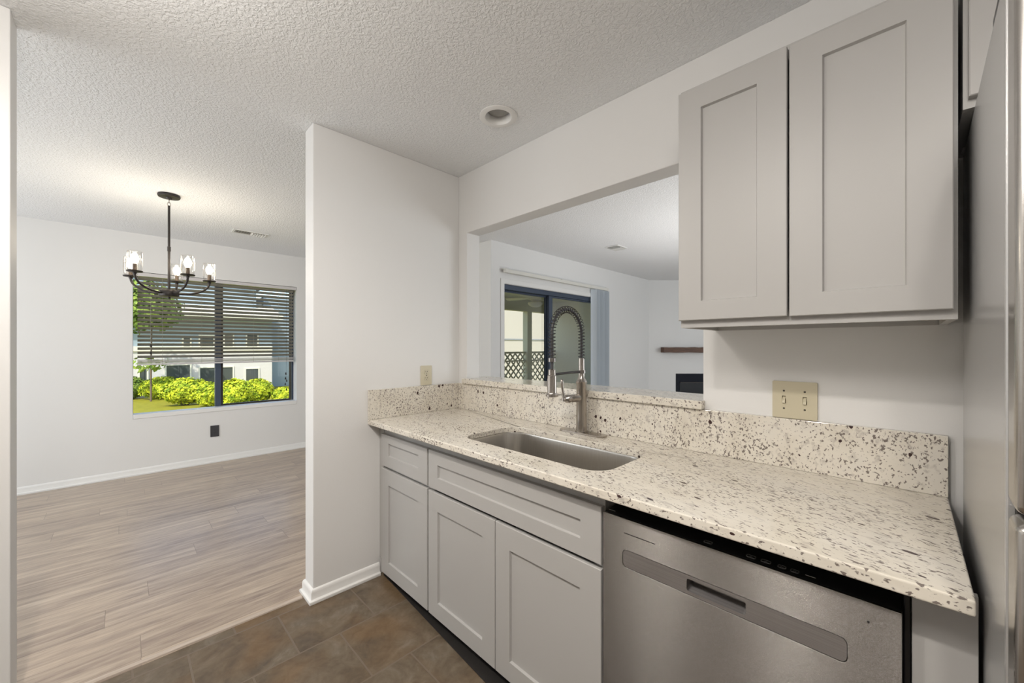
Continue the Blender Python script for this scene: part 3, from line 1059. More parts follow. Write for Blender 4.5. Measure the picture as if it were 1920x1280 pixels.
# ------------------------------------------------------------------ worktop, splashes, ledge
SKO = rrect(0.692, 1.438, -0.517, -0.172, 0.085, 8)
bm = prism(B(), [(0.0006, -CD), (2.2165, -CD), (2.2165, -0.0006), (0.0006, -0.0006)], [SKO], 'xy', CB, CT)
o = obj('countertop', bm, M['granite'], bevel=0.004, bseg=3)
tag(o, 'speckled cream granite countertop with a cut-out around the sink', 'countertop')
bm = box(B(), 0.0006, 0.020, -CD + 0.001, -0.0206, CT + 0.0004, SP)
o = obj('backsplash', bm, M['granite_up'], bevel=0.0012)
tag(o, 'short speckled granite side splash under the almond outlet', 'backsplash', 'granite backsplash pieces')
bm = box(B(), 0.0006, 2.2165, -0.020, -0.0006, CT + 0.0004, SP)
o = obj('backsplash', bm, M['granite_up'], bevel=0.0012)
tag(o, 'long speckled granite backsplash behind the sink and faucet', 'backsplash', 'granite backsplash pieces')
bm = prism(B(), [(0.075, -0.036), (1.581, -0.036), (1.581, -0.0008), (1.5722, -0.0008), (1.5722, 0.109), (1.62, 0.109), (1.62, 0.214), (0.05, 0.214), (0.05, 0.109), (0.0878, 0.109), (0.0878, -0.0008), (0.075, -0.0008)], [], 'xy', SP + 0.0018, 1.0955)
o = obj('pass_through_ledge', bm, M['granite'], bevel=0.003, bseg=3)
tag(o, 'polished speckled granite ledge on the sill of the pass-through opening', 'ledge')

# ------------------------------------------------------------------ sink
sk = thing('sink', 'rectangular stainless steel undermount sink in the granite countertop', 'sink', (1.065, -0.345, 0.65))
bm = B()
rings = []
for g, z, r in ((-0.016, CB - 0.0008, 0.10), (-0.004, CB - 0.0008, 0.088), (-0.002, CB - 0.008, 0.087), (0.006, 0.72, 0.080), (0.012, 0.672, 0.075), (0.030, 0.655, 0.06), (0.10, 0.650, 0.04), (0.14, 0.649, 0.02)):
    rings.append([bm.verts.new((x, y, z)) for x, y in rrect(0.692 + g, 1.438 - g, -0.517 + g, -0.172 - g, r, 8)])
for p, q in zip(rings, rings[1:]):
    for i in range(len(p)):
        j = (i + 1) % len(p)
        bm.faces.new((p[i], p[j], q[j], q[i]))
bm.faces.new(rings[-1])
o = obj('basin', bm, M['sinksteel'], sk, smooth=50)
obj('drain', lathe(B(), [(0.0, 0.0035), (0.02, 0.0035), (0.022, 0.0012), (0.040, 0.0012), (0.044, 0.004), (0.046, 0.0012)], (1.065, -0.30, 0.649), 28), M['nickel'], sk, smooth=40)

# ------------------------------------------------------------------ faucet
fx_, fyy = 1.047, -0.068
fa = thing('kitchen_faucet', 'brushed nickel spring-neck pull-down faucet standing behind the sink', 'faucet', (fx_, fyy, CT))
bm = prism(B(), rrect(0.926, 1.180, fyy - 0.030, fyy + 0.030, 0.0295, 8), [], 'xy', CT + 0.0003, CT + 0.008)
obj('deck_plate', bm, M['nickel'], fa, bevel=0.003, smooth=40)
bm = lathe(B(), [(0.0, 0.0082), (0.029, 0.0082), (0.029, 0.013), (0.0255, 0.016), (0.0248, 0.08), (0.0240, 0.236), (0.0262, 0.240), (0.0262, 0.247), (0.022, 0.252), (0.0155, 0.264), (0.0142, 0.290), (0.0142, 0.356), (0.0, 0.356)], (fx_, fyy, CT), 32)
obj('body', bm, M['nickel'], fa, smooth=35)
# valve with lever, towards the room
vz = 1.063
bm = lathe(B(), [(0.0, 0.010), (0.0185, 0.012), (0.0185, 0.060), (0.0165, 0.064), (0.0165, 0.070), (0.0195, 0.074), (0.0195, 0.088), (0.0150, 0.094), (0.0105, 0.100), (0.0105, 0.110), (0.0, 0.112)], (fx_, fyy, vz), 24, (-0.25, -0.97, 0))
hv = obj('valve', bm, M['nickel'], fa, smooth=35)
vd = Vector((-0.25, -0.97, 0)).normalized()
p0 = Vector((fx_, fyy, vz)) + vd * 0.106
bm = tube(B(), [p0 + Vector((0, 0, -0.010)), p0 + Vector((0, 0, 0.012)), p0 + Vector((-0.002, 0, 0.04)) + vd * 0.004, p0 + Vector((-0.003, 0, 0.07)) + vd * 0.007, p0 + Vector((-0.003, 0, 0.088)) + vd * 0.008, p0 + Vector((-0.003, 0, 0.094)) + vd * 0.008],
          [0.010, 0.0085, 0.0055, 0.0075, 0.0075, 0.002], 14)
obj('lever', bm, M['nickel'], hv, smooth=50)
# arc of the hose
SPRY = -0.288
rr = (fyy - SPRY) / 2
zs = 1.362
path = [Vector((fx_, fyy, z)) for z in (1.248, 1.28, 1.31, 1.34)]
for i in range(25):
    a = PI * i / 24
    path.append(Vector((fx_, (fyy + SPRY) / 2 + rr * math.cos(a), zs + rr * 1.02 * math.sin(a))))
path += [Vector((fx_, SPRY, z)) for z in (1.34, 1.31, 1.28, 1.255)]
obj('hose', tube(B(), path + [Vector((fx_, SPRY, 1.205))], 0.0068, 12), M['hose'], fa, smooth=60)


def resample(pts, n):
    L = [0.0]
    for a, b in zip(pts, pts[1:]):
        L.append(L[-1] + (b - a).length)
    out, k = [], 0
    for i in range(n + 1):
        s = L[-1] * i / n
        while k < len(pts) - 2 and L[k + 1] < s:
            k += 1
        u = (s - L[k]) / max(1e-9, L[k + 1] - L[k])
        out.append((pts[k].lerp(pts[k + 1], u), (pts[k + 1] - pts[k]).normalized()))
    return out


turns, per = 38, 16
rs = resample(path, turns * per)
helix = []
for i, (p, d) in enumerate(rs):
    a = Vector((1, 0, 0))
    b = d.cross(a).normalized()
    an = 2 * PI * i / per
    helix.append(p + (a * math.cos(an) + b * math.sin(an)) * 0.0153)
obj('spring', tube(B(), helix, 0.0016, 6), M['iron'], fa, smooth=80, label='dark open coil spring')
bm = B()
lathe(bm, [(0.010, -0.004), (0.0165, -0.004), (0.0165, 0.012), (0.010, 0.012)], (fx_, SPRY, 1.243), 24)
obj('spring_collar', bm, M['nickeld'], fa, smooth=40)
bm = lathe(B(), [(0.0, 0.0), (0.020, 0.0), (0.0275, 0.003), (0.0275, 0.010), (0.0225, 0.014), (0.0205, 0.020), (0.0198, 0.092), (0.0165, 0.096), (0.0160, 0.118), (0.010, 0.122), (0.0, 0.122)], (fx_, SPRY, 1.086), 28)
sh = obj('spray_head', bm, M['nickel'], fa, smooth=35)
obj('spray_trigger', box(B(), fx_ - 0.024, fx_ - 0.017, SPRY - 0.006, SPRY + 0.006, 1.118, 1.165), M['nickeld'], sh, bevel=0.002)
bm = B()
tube(bm, [(fx_, fyy + 0.004, 1.186), (fx_, (fyy + SPRY) / 2, 1.186), (fx_, SPRY + 0.012, 1.183)], [0.0065, 0.0055, 0.0060], 12)
obj('support_arm', bm, M['iron'], fa, smooth=60)
obj('arm_clip', lathe(B(), [(0.0160, -0.008), (0.0195, -0.008), (0.0195, 0.008), (0.0160, 0.008)], (fx_, fyy, 1.186), 24), M['nickeld'], fa, smooth=40)

# ------------------------------------------------------------------ wall cabinets
YU = -0.3438


def wall_cab(name, label, x0, x1, z0, z1, doors, cy=-0.16):
    t = thing(name, label, 'cabinet', ((x0 + x1) / 2, cy, z0))
    bm = B()
    y0, y1 = YU + 0.0195, -0.0008
    # carcass: sides, top, a recessed bottom board and a front frame
    box(bm, x0, x0 + 0.016, y0 + 0.0195, y1, z0, z1)
    box(bm, x1 - 0.016, x1, y0 + 0.0195, y1, z0, z1)
    box(bm, x0 + 0.0162, x1 - 0.0162, y0 + 0.0195, y1, z1 - 0.016, z1)
    box(bm, x0 + 0.0162, x1 - 0.0162, y0 + 0.0195, y1, z0 + 0.020, z0 + 0.034)
    prism(bm, rect(x0, x1, z0, z1), [rect(x0 + 0.038, x1 - 0.038, z0 + 0.040, z1 - 0.04)], 'xz', y0, y0 + 0.019)
    box(bm, x0 + 0.0162, x1 - 0.0162, -0.018, y1, z0, z0 + 0.0198)
    obj('body', bm, M['cab'], t)
    for o_, i_ in doors:
        obj('door', shaker(B(), o_, i_, YU, 0.019, 0.009), M['cab'], t)
    return t


uc = wall_cab('wall_cabinet', 'grey two-door shaker wall cabinet above the granite counter', 1.618, 2.2155, 1.366, 2.131,
              [((1.6175, 1.9085, 1.3885, 2.1165), (1.686, 1.838, 1.447, 2.049)), ((1.9135, 2.2085, 1.3875, 2.1165), (1.984, 2.137, 1.446, 2.053))])
bm = box(B(), 2.165, 2.1945, YU + 0.041, -0.025, 1.3785, 1.3855)
obj('wood_cleat', bm, M['chip'], uc, label='raw wood cleat under the cabinet')
oc = wall_cab('wall_cabinet', 'grey wall cabinet over the refrigerator, mostly hidden behind it', 2.2225, 3.14, 1.818, 2.131,
              [((2.2300, 2.680, 1.8365, 2.1165), (2.30, 2.61, 1.90, 2.05)), ((2.685, 3.132, 1.8365, 2.1165), (2.755, 3.06, 1.90, 2.05))])

# ------------------------------------------------------------------ refrigerator (very slightly turned)
fr = thing('refrigerator', 'tall stainless steel refrigerator with grey side panel at the counter end', 'refrigerator', (2.2405, 0.0, 0.0), -0.0157)
FW = 0.91
bm = prism(B(), rect(0.0, FW, 0.02, 1.796), [], 'xz', -0.795, -0.075)
obj('case', bm, M['fridge_side'], fr, local=True, bevel=0.004)
obj('door_gasket', box(B(), 0.008, FW - 0.008, -0.8135, -0.7955, 0.07, 1.785), M['blackmatte'], fr, local=True)
for nm, x0, x1, z0, z1 in (('door', 0.0, 0.4525, 1.108, 1.79), ('door', 0.4575, FW, 1.108, 1.79), ('drawer', 0.0, FW, 0.745, 1.098), ('drawer', 0.0, FW, 0.085, 0.735)):
    dd = obj(nm, box(B(), x0, x1, -0.876, -0.814, z0, z1), M['fridge_door'], fr, local=True, bevel=0.011, bseg=4, smooth=45)
    if nm == 'door':
        hx = x1 - 0.035 if x0 == 0 else x0 + 0.035
        pts = [(hx, -0.876, 1.20), (hx, -0.925, 1.215), (hx, -0.925, 1.70), (hx, -0.876, 1.715)]
    else:
        pts = [(0.12, -0.876, z1 - 0.05), (0.135, -0.925, z1 - 0.05), (FW - 0.135, -0.925, z1 - 0.05), (FW - 0.12, -0.876, z1 - 0.05)]
    obj('handle', tube(B(), pts, 0.011, 12), M['fridge_door'], dd, local=True, smooth=60)
obj('hinge_cover', box(B(), 0.002, 0.10, -0.80, -0.645, 1.7965, 1.820), M['black'], fr, local=True, bevel=0.004)
obj('base_grille', box(B(), 0.01, FW - 0.01, -0.80, -0.78, 0.005, 0.075), M['blackmatte'], fr, local=True)
for xx in (0.04, FW - 0.04):
    for yy in (-0.75, -0.12):
        obj('foot', lathe(B(), [(0.0, 0.0), (0.018, 0.0), (0.018, 0.019), (0.0, 0.02)], (xx, yy, 0.0005), 14), M['black'], fr, local=True)

# ------------------------------------------------------------------ living room: sliding door, vertical blind, mantel, fireplace
sd = thing('door_1', None, None, (LX - 0.08, (SY0 + SY1) / 2, 0.0), kind='structure')
bm = B()
prism(bm, rect(SY0, SY1, 0.0, SZ1), [rect(SY0 + 0.022, SY1 - 0.03, 0.03, SZ1 - 0.055)], 'yz', LX - 0.13, LX - 0.02)
obj('door_frame', bm, M['bluemetal'], sd, bevel=0.003)
sm_ = 2.235
bm = B()
prism(bm, rect(SY0 + 0.0225, sm_ + 0.03, 0.031, SZ1 - 0.056), [rect(SY0 + 0.040, sm_ - 0.035, 0.10, SZ1 - 0.075)], 'yz', LX - 0.118, LX - 0.082)
p_ = obj('fixed_panel', bm, M['bluemetal'], sd, bevel=0.002)
obj('pane', box(B(), LX - 0.102, LX - 0.098, SY0 + 0.036, sm_ - 0.03, 0.096, SZ1 - 0.071), M['doorpane'], p_)
bm = B()
prism(bm, rect(sm_ - 0.03, SY1 - 0.031, 0.031, SZ1 - 0.056), [rect(sm_ + 0.038, SY1 - 0.09, 0.10, SZ1 - 0.075)], 'yz', LX - 0.072, LX - 0.036)
p_ = obj('sliding_panel', bm, M['bluemetal'], sd, bevel=0.002)
obj('pane', box(B(), LX - 0.056, LX - 0.052, sm_ + 0.034, SY1 - 0.086, 0.096, SZ1 - 0.071), M['doorpane'], p_)
# white casing round the door
bm = B()
prism(bm, [(SY0 - 0.055, 0.0), (SY0 - 0.004, 0.0), (SY0 - 0.004, SZ1 + 0.004), (SY1 + 0.004, SZ1 + 0.004), (SY1 + 0.004, 0.0), (SY1 + 0.055, 0.0), (SY1 + 0.055, SZ1 + 0.055), (SY0 - 0.055, SZ1 + 0.055)], [], 'yz', LX + 0.0005, LX + 0.012)
struct('trim_3', bm, M['trim'], bevel=0.002)

vb = thing('vertical_blind', 'pale blue-grey vertical blind drawn open at the right of the sliding door', 'blind', (LX + 0.06, 2.4, 0.0))
bm = box(B(), LX + 0.030, LX + 0.075, 1.345, 3.425, 2.112, 2.150)
tr = obj('track', bm, M['cream'], vb, bevel=0.003, label='cream plastic head track')
for yy in (1.36, 2.35, 3.40):
    obj('bracket', box(B(), LX + 0.0005, LX + 0.060, yy - 0.015, yy + 0.015, 2.151, 2.160), M['cream'], tr, bevel=0.001)
for k in range(9):
    yy = 3.075 + k * 0.040
    bm = B()
    ang = 0.50 + 0.05 * ((k * 7) % 3)
    n = 6
    a0, a1 = [], []
    for i in range(n + 1):
        s = -0.044 + 0.088 * i / n
        c = 0.006 * (1 - (s / 0.044) ** 2)
        x = LX + 0.052 + s * math.cos(ang) - c * math.sin(ang)
        y = yy + s * math.sin(ang) + c * math.cos(ang)
        nx, ny = -0.0006 * math.sin(ang), 0.0006 * math.cos(ang)
        a0.append([bm.verts.new((x + nx, y + ny, z)) for z in (0.06, 2.105)])
        a1.append([bm.verts.new((x - nx, y - ny, z)) for z in (0.06, 2.105)])
    for i in range(n):
        bm.faces.new((a0[i][0], a0[i + 1][0], a0[i + 1][1], a0[i][1]))
        bm.faces.new((a1[i][0], a1[i][1], a1[i + 1][1], a1[i + 1][0]))
        for e in (0, 1):
            bm.faces.new((a0[i][e], a1[i][e], a1[i + 1][e], a0[i + 1][e]))
    for i in (0, n):
        bm.faces.new((a0[i][0], a0[i][1], a1[i][1], a1[i][0]))
    obj('vane', bm, M['vane'], vb, smooth=60)


def fire_local(bm):
    bmesh.ops.rotate(bm, verts=bm.verts[:], matrix=Matrix.Rotation(FROT, 3, 'Z'))
    bmesh.ops.translate(bm, verts=bm.verts[:], vec=FO)
    return bm


bm = B()
n = 16
sec = [(-0.14, 0), (-0.001, 0), (-0.001, 0.088), (-0.14, 0.088)]
rings = []
for i in range(n + 1):
    s = 0.205 + 1.68 * i / n
    w1, w2 = 0.005 * math.sin(i * 1.9), 0.004 * math.sin(i * 2.7 + 1)
    rings.append([bm.verts.new((s, y + (w1 if y < -0.05 else 0), 1.200 + z + (w2 if z > 0 else w1 * 0.7))) for y, z in sec])
for p, q in zip(rings, rings[1:]):
    for k in range(4):
        bm.faces.new((p[k], p[(k + 1) % 4], q[(k + 1) % 4], q[k]))
bm.faces.new(rings[0])
bm.faces.new(rings[-1])
o = obj('mantel_shelf', fire_local(bm), M['mantel'], bevel=0.005)
tag(o, 'rough dark wood beam mantel shelf on the living room wall', 'mantel')

fp = thing('fireplace', 'black metal fireplace insert under the wood mantel in the living room', 'fireplace', tuple(FO + Vector((0.74, 0.74, 0.0))))
bm = B()
prism(bm, rect(0.467, 1.618, 0.002, 0.835), [rect(0.53, 1.555, 0.10, 0.69)], 'xz', -0.006, 0.015)
obj('surround', fire_local(bm), M['firebox'], fp, bevel=0.002)
bm = B()
box(bm, 0.49, 1.60, 0.34, 0.36, 0.05, 0.75)
box(bm, 0.49, 0.51, 0.016, 0.339, 0.05, 0.75)
box(bm, 1.58, 1.60, 0.016, 0.339, 0.05, 0.75)
box(bm, 0.511, 1.579, 0.016, 0.339, 0.05, 0.07)
box(bm, 0.511, 1.579, 0.016, 0.339, 0.73, 0.75)
obj('firebox', fire_local(bm), M['firebox'], fp)
obj('damper_lip', fire_local(box(B(), 0.535, 1.55, -0.022, -0.0065, 0.675, 0.690)), M['iron'], fp, bevel=0.002)
for k in range(2):
    obj('glass_door', fire_local(box(B(), 0.535 + 0.51 * k, 1.04 + 0.51 * k, 0.002, 0.006, 0.105, 0.672)), M['fglass'], fp)

# ------------------------------------------------------------------ patio outside the sliding door
struct('floor_patio', box(B(), -3.75, LX - 0.15, 1.30, 6.3, -0.14, -0.04), M['pfloor'])
struct('ceiling_patio', box(B(), -3.80, LX - 0.16, 1.30, 6.3, 2.30, 2.42), M['patio'])
struct('wall_patio_far', box(B(), -3.75, LX - 0.16, 5.5, 5.62, -0.04, 2.30), M['patio'])
struct('trim_4', box(B(), -3.70, -3.56, 1.30, 5.5, 2.05, 2.30), M['patio'], bevel=0.004)
PTX = -3.63


def lattice(y0, y1, z0, z1):
    """a panel of crossed diagonal laths, one mesh"""
    bm = B()
    step, w = 0.150, 0.036
    for sgn in (1, -1):
        off = 0.006 * sgn
        c = (y0 - (z1 - z0)) - (y0 % step)
        while c < y1 + (z1 - z0):
            pts = []
            # line: y = c + (z - z0) for +, y = c + (z1 - z) for -
            s0, s1 = max(0.0, y0 - c), min(z1 - z0, y1 - c)
            if s1 - s0 > 0.02:
                ya, yb = c + s0, c + s1
                za, zb = (z0 + s0, z0 + s1) if sgn > 0 else (z1 - s0, z1 - s1)
                d = Vector((0, yb - ya, zb - za)).normalized()
                nrm = Vector((0, -d.z, d.y)) * (w / 2)
                q = []
                for xx in (PTX + off - 0.003, PTX + off + 0.003):
                    for p in (Vector((xx, ya, za)), Vector((xx, yb, zb))):
                        for e in (p - nrm, p + nrm):
                            e.y = min(max(e.y, y0), y1)
                            q.append(bm.verts.new(e))
                for f in ((0, 1, 3, 2), (4, 6, 7, 5), (0, 2, 6, 4), (1, 5, 7, 3), (0, 4, 5, 1), (2, 3, 7, 6)):
                    bm.faces.new([q[i] for i in f])
            c += step
    return bm


posts = [3.02, 4.58]
plabels = ['olive square patio post nearer the house corner, outside the sliding door', 'olive square patio post seen through the middle of the left door pane']
for py_, lb in zip(posts, plabels):
    o = obj('patio_post', box(B(), PTX - 0.07, PTX + 0.07, py_ - 0.07, py_ + 0.07, -0.04, 2.049), M['patio'], bevel=0.004)
    tag(o, lb, 'post', 'patio posts')
ys = [1.32, 3.02, 4.58, 5.49]
rl = ['lattice patio railing section next to the house wall', 'lattice patio railing section left of the visible post', 'lattice patio railing section right of the visible post by the patio wall']
for (ya, yb), lb in zip(zip(ys, ys[1:]), rl):
    ya += 0.074 if ya > 1.5 else 0.0
    yb -= 0.074 if yb < 5.0 else 0.0
    t = thing('lattice_railing', lb, 'railing', (PTX, (ya + yb) / 2, -0.04), group='patio lattice railings')
    for nm, za, zb in (('top_rail', 1.155, 1.195), ('mid_rail', 0.985, 1.015), ('bottom_rail', 0.10, 0.14)):
        obj(nm, box(B(), PTX - 0.025, PTX + 0.025, ya + 0.001, yb - 0.001, za, zb), M['patio'], t)
    obj('lattice_panel', lattice(ya + 0.001, yb - 0.001, 1.0155, 1.1545), M['patio'], t)
    obj('lattice_panel', lattice(ya + 0.001, yb - 0.001, 0.1405, 0.9845), M['patio'], t)

pf = thing('ceiling_fan', 'cream four-blade ceiling fan with bowl light under the patio ceiling', 'fan', (-2.3, 3.35, 2.30))
fc = Vector((-2.3, 3.35, 0))
obj('downrod', lathe(B(), [(0.05, 2.299), (0.05, 2.28), (0.014, 2.27), (0.014, 2.19), (0.0, 2.19)], fc, 20), M['fanw'], pf, smooth=40)
obj('motor', lathe(B(), [(0.0, 2.195), (0.06, 2.19), (0.10, 2.16), (0.10, 2.10), (0.06, 2.075), (0.0, 2.075)], fc, 28), M['fanw'], pf, smooth=40)
obj('light_bowl', lathe(B(), [(0.0, 1.965), (0.06, 1.972), (0.115, 2.005), (0.13, 2.04), (0.12, 2.05), (0.03, 2.074), (0.0, 2.074)], fc, 28), M['fanw'], pf, smooth=40)
for k in range(4):
    a = math.radians(20 + 90 * k)
    bm = prism(B(), [(0.10, -0.03), (0.20, -0.055), (0.52, -0.065), (0.55, -0.04), (0.55, 0.04), (0.52, 0.065), (0.20, 0.055), (0.10, 0.03)], [], 'xy', -0.004, 0.004)
    bmesh.ops.rotate(bm, verts=bm.verts[:], matrix=Matrix.Rotation(0.2, 3, 'X'))
    bmesh.ops.rotate(bm, verts=bm.verts[:], matrix=Matrix.Rotation(a, 3, 'Z'))
    bmesh.ops.translate(bm, verts=bm.verts[:], vec=fc + Vector((0, 0, 2.125)))
    obj('blade', bm, M['fanw'], pf)

# ------------------------------------------------------------------ garden and buildings
def ground(x):
    return -0.70 + (x + 3.5) * 0.030


bm = B()
nx, ny = 30, 40
g = [[bm.verts.new((-3.55 - 46 * i / nx, -34 + 60 * j / ny, ground(-3.55 - 46 * i / nx) + 0.10 * noise.noise((i * 0.5, j * 0.3, 0)))) for j in range(ny + 1)] for i in range(nx + 1)]
for i in range(nx):
    for j in range(ny):
        bm.faces.new((g[i][j], g[i + 1][j], g[i + 1][j + 1], g[i][j + 1]))
lawn = obj('lawn', bm, M['grass'], smooth=80)
tag(lawn, 'sunny green lawn sloping away from the dining room window', 'lawn', kind='structure')


def leafball(bm, c, r, n, size, seed):
    rng = random.Random(seed)
    for _ in range(n):
        d = Vector((rng.gauss(0, 1), rng.gauss(0, 1), rng.gauss(0, 1))).normalized()
        k = 0.80 + 0.24 * rng.random() + 0.16 * noise.noise(Vector((d.x * 2.2 + seed, d.y * 2.2, d.z * 2.2)))
        p = Vector((c[0] + d.x * r[0] * k, c[1] + d.y * r[1] * k, c[2] + d.z * r[2] * k))
        nv = (d + Vector((rng.uniform(-.7, .7), rng.uniform(-.7, .7), rng.uniform(-.2, .9)))).normalized()
        a, b = frame_of(nv)
        t_ = rng.uniform(0, PI)
        u = (a * math.cos(t_) + b * math.sin(t_)) * size * rng.uniform(0.7, 1.3)
        w = (b * math.cos(t_) - a * math.sin(t_)) * size * 0.55
        v = [bm.verts.new(q) for q in (p - u, p + w, p + u, p - w)]
        bm.faces.new(v)
    return bm


def blob(bm, c, r, seed, sub=3):
    res = bmesh.ops.create_icosphere(bm, subdivisions=sub, radius=1.0)
    for v in res['verts']:
        d = v.co.normalized()
        k = 0.86 + 0.16 * noise.noise(d * 2.2 + Vector((seed, 0, 0)))
        v.co = Vector((c[0] + d.x * r[0] * k, c[1] + d.y * r[1] * k, c[2] + d.z * r[2] * k))
    return bm


CAMP = Vector((2.1377, -1.6169, 1.3065))


def on_ground(u, v):
    """where the sight line of a photo point meets the lawn"""
    d = FV + RV * ((u - 960) / 736.23) + Vector((0, 0, -(v - 649) / 736.23))
    lo, hi = 4.0, 60.0
    for _ in range(50):
        m_ = (lo + hi) / 2
        p = CAMP + d * m_
        if p.z > ground(p.x):
            lo = m_
        else:
            hi = m_
    return CAMP + d * lo, lo


def bush(u, v, wpx, hpx, label, m='leaf', seed=1):
    p, dist = on_ground(u, v)
    s = dist / 736.23
    w, h = wpx * s / 2, hpx * s
    t = thing('garden_bush', label, 'bush', (p.x, p.y, p.z), group='clipped bushes along the lawn')
    bm = B()
    blob(bm, (p.x, p.y, p.z + h * 0.56), (w * 0.93, w * 0.93, h * 0.46), seed)
    leafball(bm, (p.x, p.y, p.z + h * 0.56), (w * 1.02, w * 1.02, h * 0.50), int(3000 + 900 * w), 0.062, seed)
    obj('foliage', bm, M[m], t)
    bm = B()
    for k in range(5):
        a = 2 * PI * k / 5 + seed
        tube(bm, [(p.x + 0.06 * math.cos(a), p.y + 0.06 * math.sin(a), p.z - 0.05), (p.x + w * 0.45 * math.cos(a), p.y + w * 0.45 * math.sin(a), p.z + h * 0.4)], [0.03, 0.015], 6)
    obj('stem', bm, M['twig'], t)
    return t


bush(245, 749, 42, 40, 'rounded bush cut by the left edge of the dining window', 'leaf2', 3)
bush(304, 748, 62, 39, 'broad low bush second from the left edge of the window', 'leaf', 5)
bush(347, 759, 74, 48, 'large spreading bush with bare stems showing, middle of the left pane', 'leaf', 8)
bush(393, 763, 42, 44, 'rounded bush just left of the window mullion', 'leaf', 11)
bush(441, 766, 52, 53, 'tall rounded bush just right of the window mullion', 'leaf', 14)
bush(483, 757, 46, 44, 'dark-based bush before the corner of the white building', 'leaf', 17)
bush(530, 756, 34, 28, 'small bush beyond the building corner in the right pane', 'leaf', 21)


def tree(u, dist, trunk_h, crown, label, seed, m='leaf2', n=2600, leaf=0.13):
    d = FV + RV * ((u - 960) / 736.23)
    p = CAMP + d * dist
    p.z = ground(p.x)
    t = thing('garden_tree', label, 'tree', (p.x, p.y, p.z))
    bm = tube(B(), [(p.x, p.y, p.z - 0.1), (p.x + 0.05, p.y, p.z + trunk_h * 0.5), (p.x, p.y + 0.05, p.z + trunk_h + crown[2] * 0.5)], [0.04, 0.034, 0.015], 8)
    obj('trunk', bm, M['twig'], t, smooth=60)
    bm = B()
    rng = random.Random(seed)
    for k in range(7):
        c = (p.x + rng.uniform(-.5, .5) * crown[0], p.y + rng.uniform(-.5, .5) * crown[1], p.z + trunk_h + crown[2] * (0.5 + rng.uniform(-.35, .5)))
        leafball(bm, c, (crown[0] * 0.55, crown[1] * 0.55, crown[2] * 0.42), n // 7, leaf, seed + k)
    leafball(bm, (p.x, p.y - 0.2, p.z + 1.75), (0.8, 0.8, 0.35), 90, leaf, seed + 9)
    obj('foliage', bm, M[m], t)


tree(283, 18.2, 3.7, (1.5, 1.5, 2.2), 'green young tree with thin trunk behind the left end of the window blind', 31)

# apartment building across the lawn
bd = thing('apartment_building', 'white and blue-grey two-storey building across the lawn seen through the blind', 'building', (-30.5, -6, -2.2))
GX = -26.0
gz = ground(GX) - 0.3
def fac(u, v, x=GX):
    d = FV + RV * ((u - 960) / 736.23) + Vector((0, 0, -(v - 649) / 736.23))
    t_ = (x - CAMP.x) / d.x
    return CAMP + d * t_



cy_ = fac(510, 700).y
bm = box(B(), GX - 8, GX, -16, cy_, gz, 1.13)
wl = obj('ground_floor_wall', bm, M['render'], bd)
obj('upper_wall', box(B(), GX - 8, GX + 0.02, -16, cy_ - 0.001, 1.131, 3.0), M['siding'], bd, label='blue-grey siding upper storey')
obj('band_trim', box(B(), GX + 0.021, GX + 0.09, -16, cy_, 1.05, 1.30), M['fascia'], bd)
obj('upper_wall', box(B(), GX - 8, GX - 1.5, -16, -2.2, 3.001, 6.4), M['render'], bd, label='cream upper gable wall')
obj('upper_wall', box(B(), GX - 8, GX - 1.2, -2.1, cy_ - 0.6, 3.001, 5.6), M['siding'], bd)
# roofs: a low shed roof over the storey and two sloping roofs above
def slab_roof(y0, y1, xa, za, xb, zb, th=0.22):
    bm = prism(B(), [(xa, za), (xb, zb), (xb, zb + th), (xa, za + th)], [], 'xz', y0, y1)
    return bm


obj('roof', slab_roof(-16, cy_ + 0.4, GX + 0.9, 2.95, GX - 3.0, 4.0), M['fascia'], bd)
obj('roof', slab_roof(-16, -1.8, GX - 0.6, 6.2, GX - 6.0, 7.9), M['roof'], bd)
obj('roof', prism(B(), [(-2.4, 5.4), (cy_ - 0.2, 5.0), (cy_ - 0.2, 5.25), (0.8, 7.2), (-2.4, 5.65)], [], 'yz', GX - 7.5, GX - 0.9), M['roof'], bd)


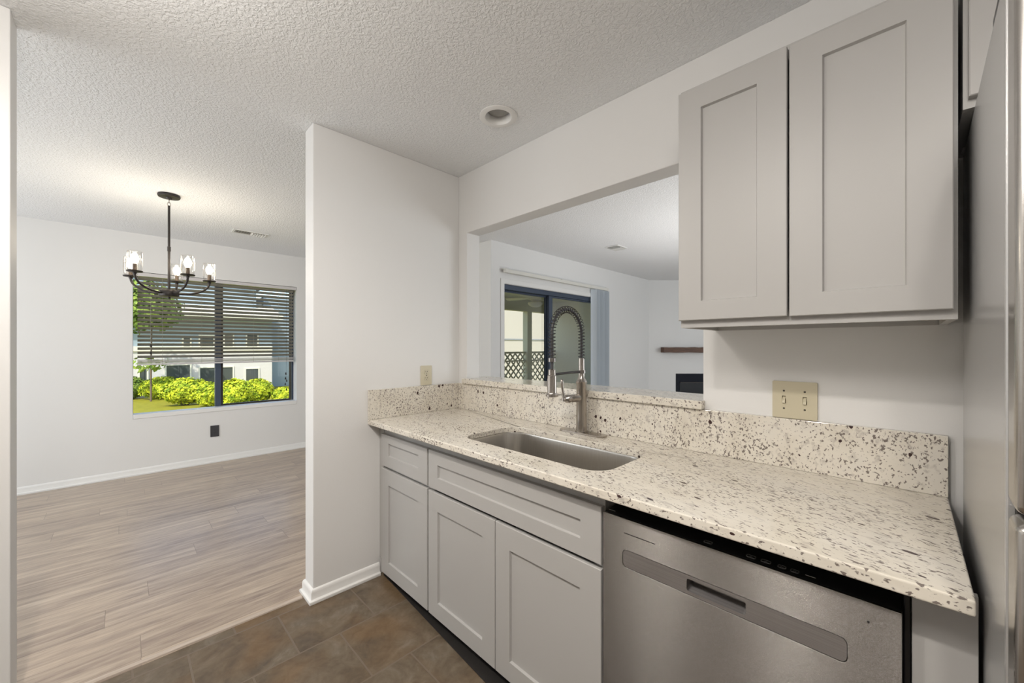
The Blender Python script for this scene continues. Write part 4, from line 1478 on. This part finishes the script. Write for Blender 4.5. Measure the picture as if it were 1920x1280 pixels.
def bwin(y0, y1, z0, z1, x=GX, parent=bd):
    bm = prism(B(), rect(y0 - 0.07, y1 + 0.07, z0 - 0.07, z1 + 0.07), [rect(y0, y1, z0, z1)], 'yz', x + 0.002, x + 0.06)
    w = obj('window', bm, M['fascia'], parent)
    bm = box(B(), x + 0.003, x + 0.02, y0, y1, z0, z1)
    box(bm, x + 0.021, x + 0.05, (y0 + y1) / 2 - 0.03, (y0 + y1) / 2 + 0.03, z0, z1)
    obj('pane', bm, M['wglass'], w)


for (ua, ub, va, vb_, off) in ((375, 436, 688, 722, 0.0), (461, 484, 691, 720, 0.0), (312, 356, 684, 722, 0.0), (262, 275, 688, 720, 0.0)):
    a_, b2 = fac(ua, vb_), fac(ub, va)
    bwin(a_.y, b2.y, min(a_.z, b2.z), max(a_.z, b2.z))
for (ua, ub, va, vb_) in ((344, 356, 632, 654), (375, 400, 630, 656), (421, 436, 628, 652), (463, 482, 628, 650)):
    a_, b2 = fac(ua, vb_), fac(ub, va)
    bwin(a_.y, b2.y, a_.z, b2.z, GX + 0.02)
# wing beyond the corner; its blue-grey paints the shade on that side
obj('side_wing', box(B(), GX - 9, GX - 2.2, cy_ + 0.02, cy_ + 14, gz - 0.4, 4.6), M['siding'], bd, label='side wing beyond the corner, its shade painted blue-grey')

# neighbouring white house seen past the patio railing
nb = thing('neighbour_house', 'sunlit cream panelled house beyond the patio lattice railing', 'building', (-13.0, 12.5, -1.2))
bm = box(B(), -17, -11.6, 10.6, 30.0, -1.5, 5.5)
obj('wall', bm, M['render2'], nb)
for yy in (11.35, 14.6, 17.2):
    obj('batten', box(B(), -11.599, -11.55, yy - 0.05, yy + 0.05, -1.5, 5.5), M['fascia'], nb)
obj('band', box(B(), -11.599, -11.56, 10.6, 30.0, 1.62, 1.68), M['roof'], nb)
obj('side_wall', box(B(), -19, -14.5, 5.6, 10.59, -1.5, 1.9), M['render'], nb)
obj('roof', prism(B(), [(-20, 3.4), (-14.0, 1.9), (-14.0, 2.05), (-20, 3.6)], [], 'xz', 5.3, 10.59), M['roof'], nb)
w_ = obj('window', box(B(), -14.499, -14.45, 9.1, 10.2, 1.25, 1.75), M['wglass'], nb)
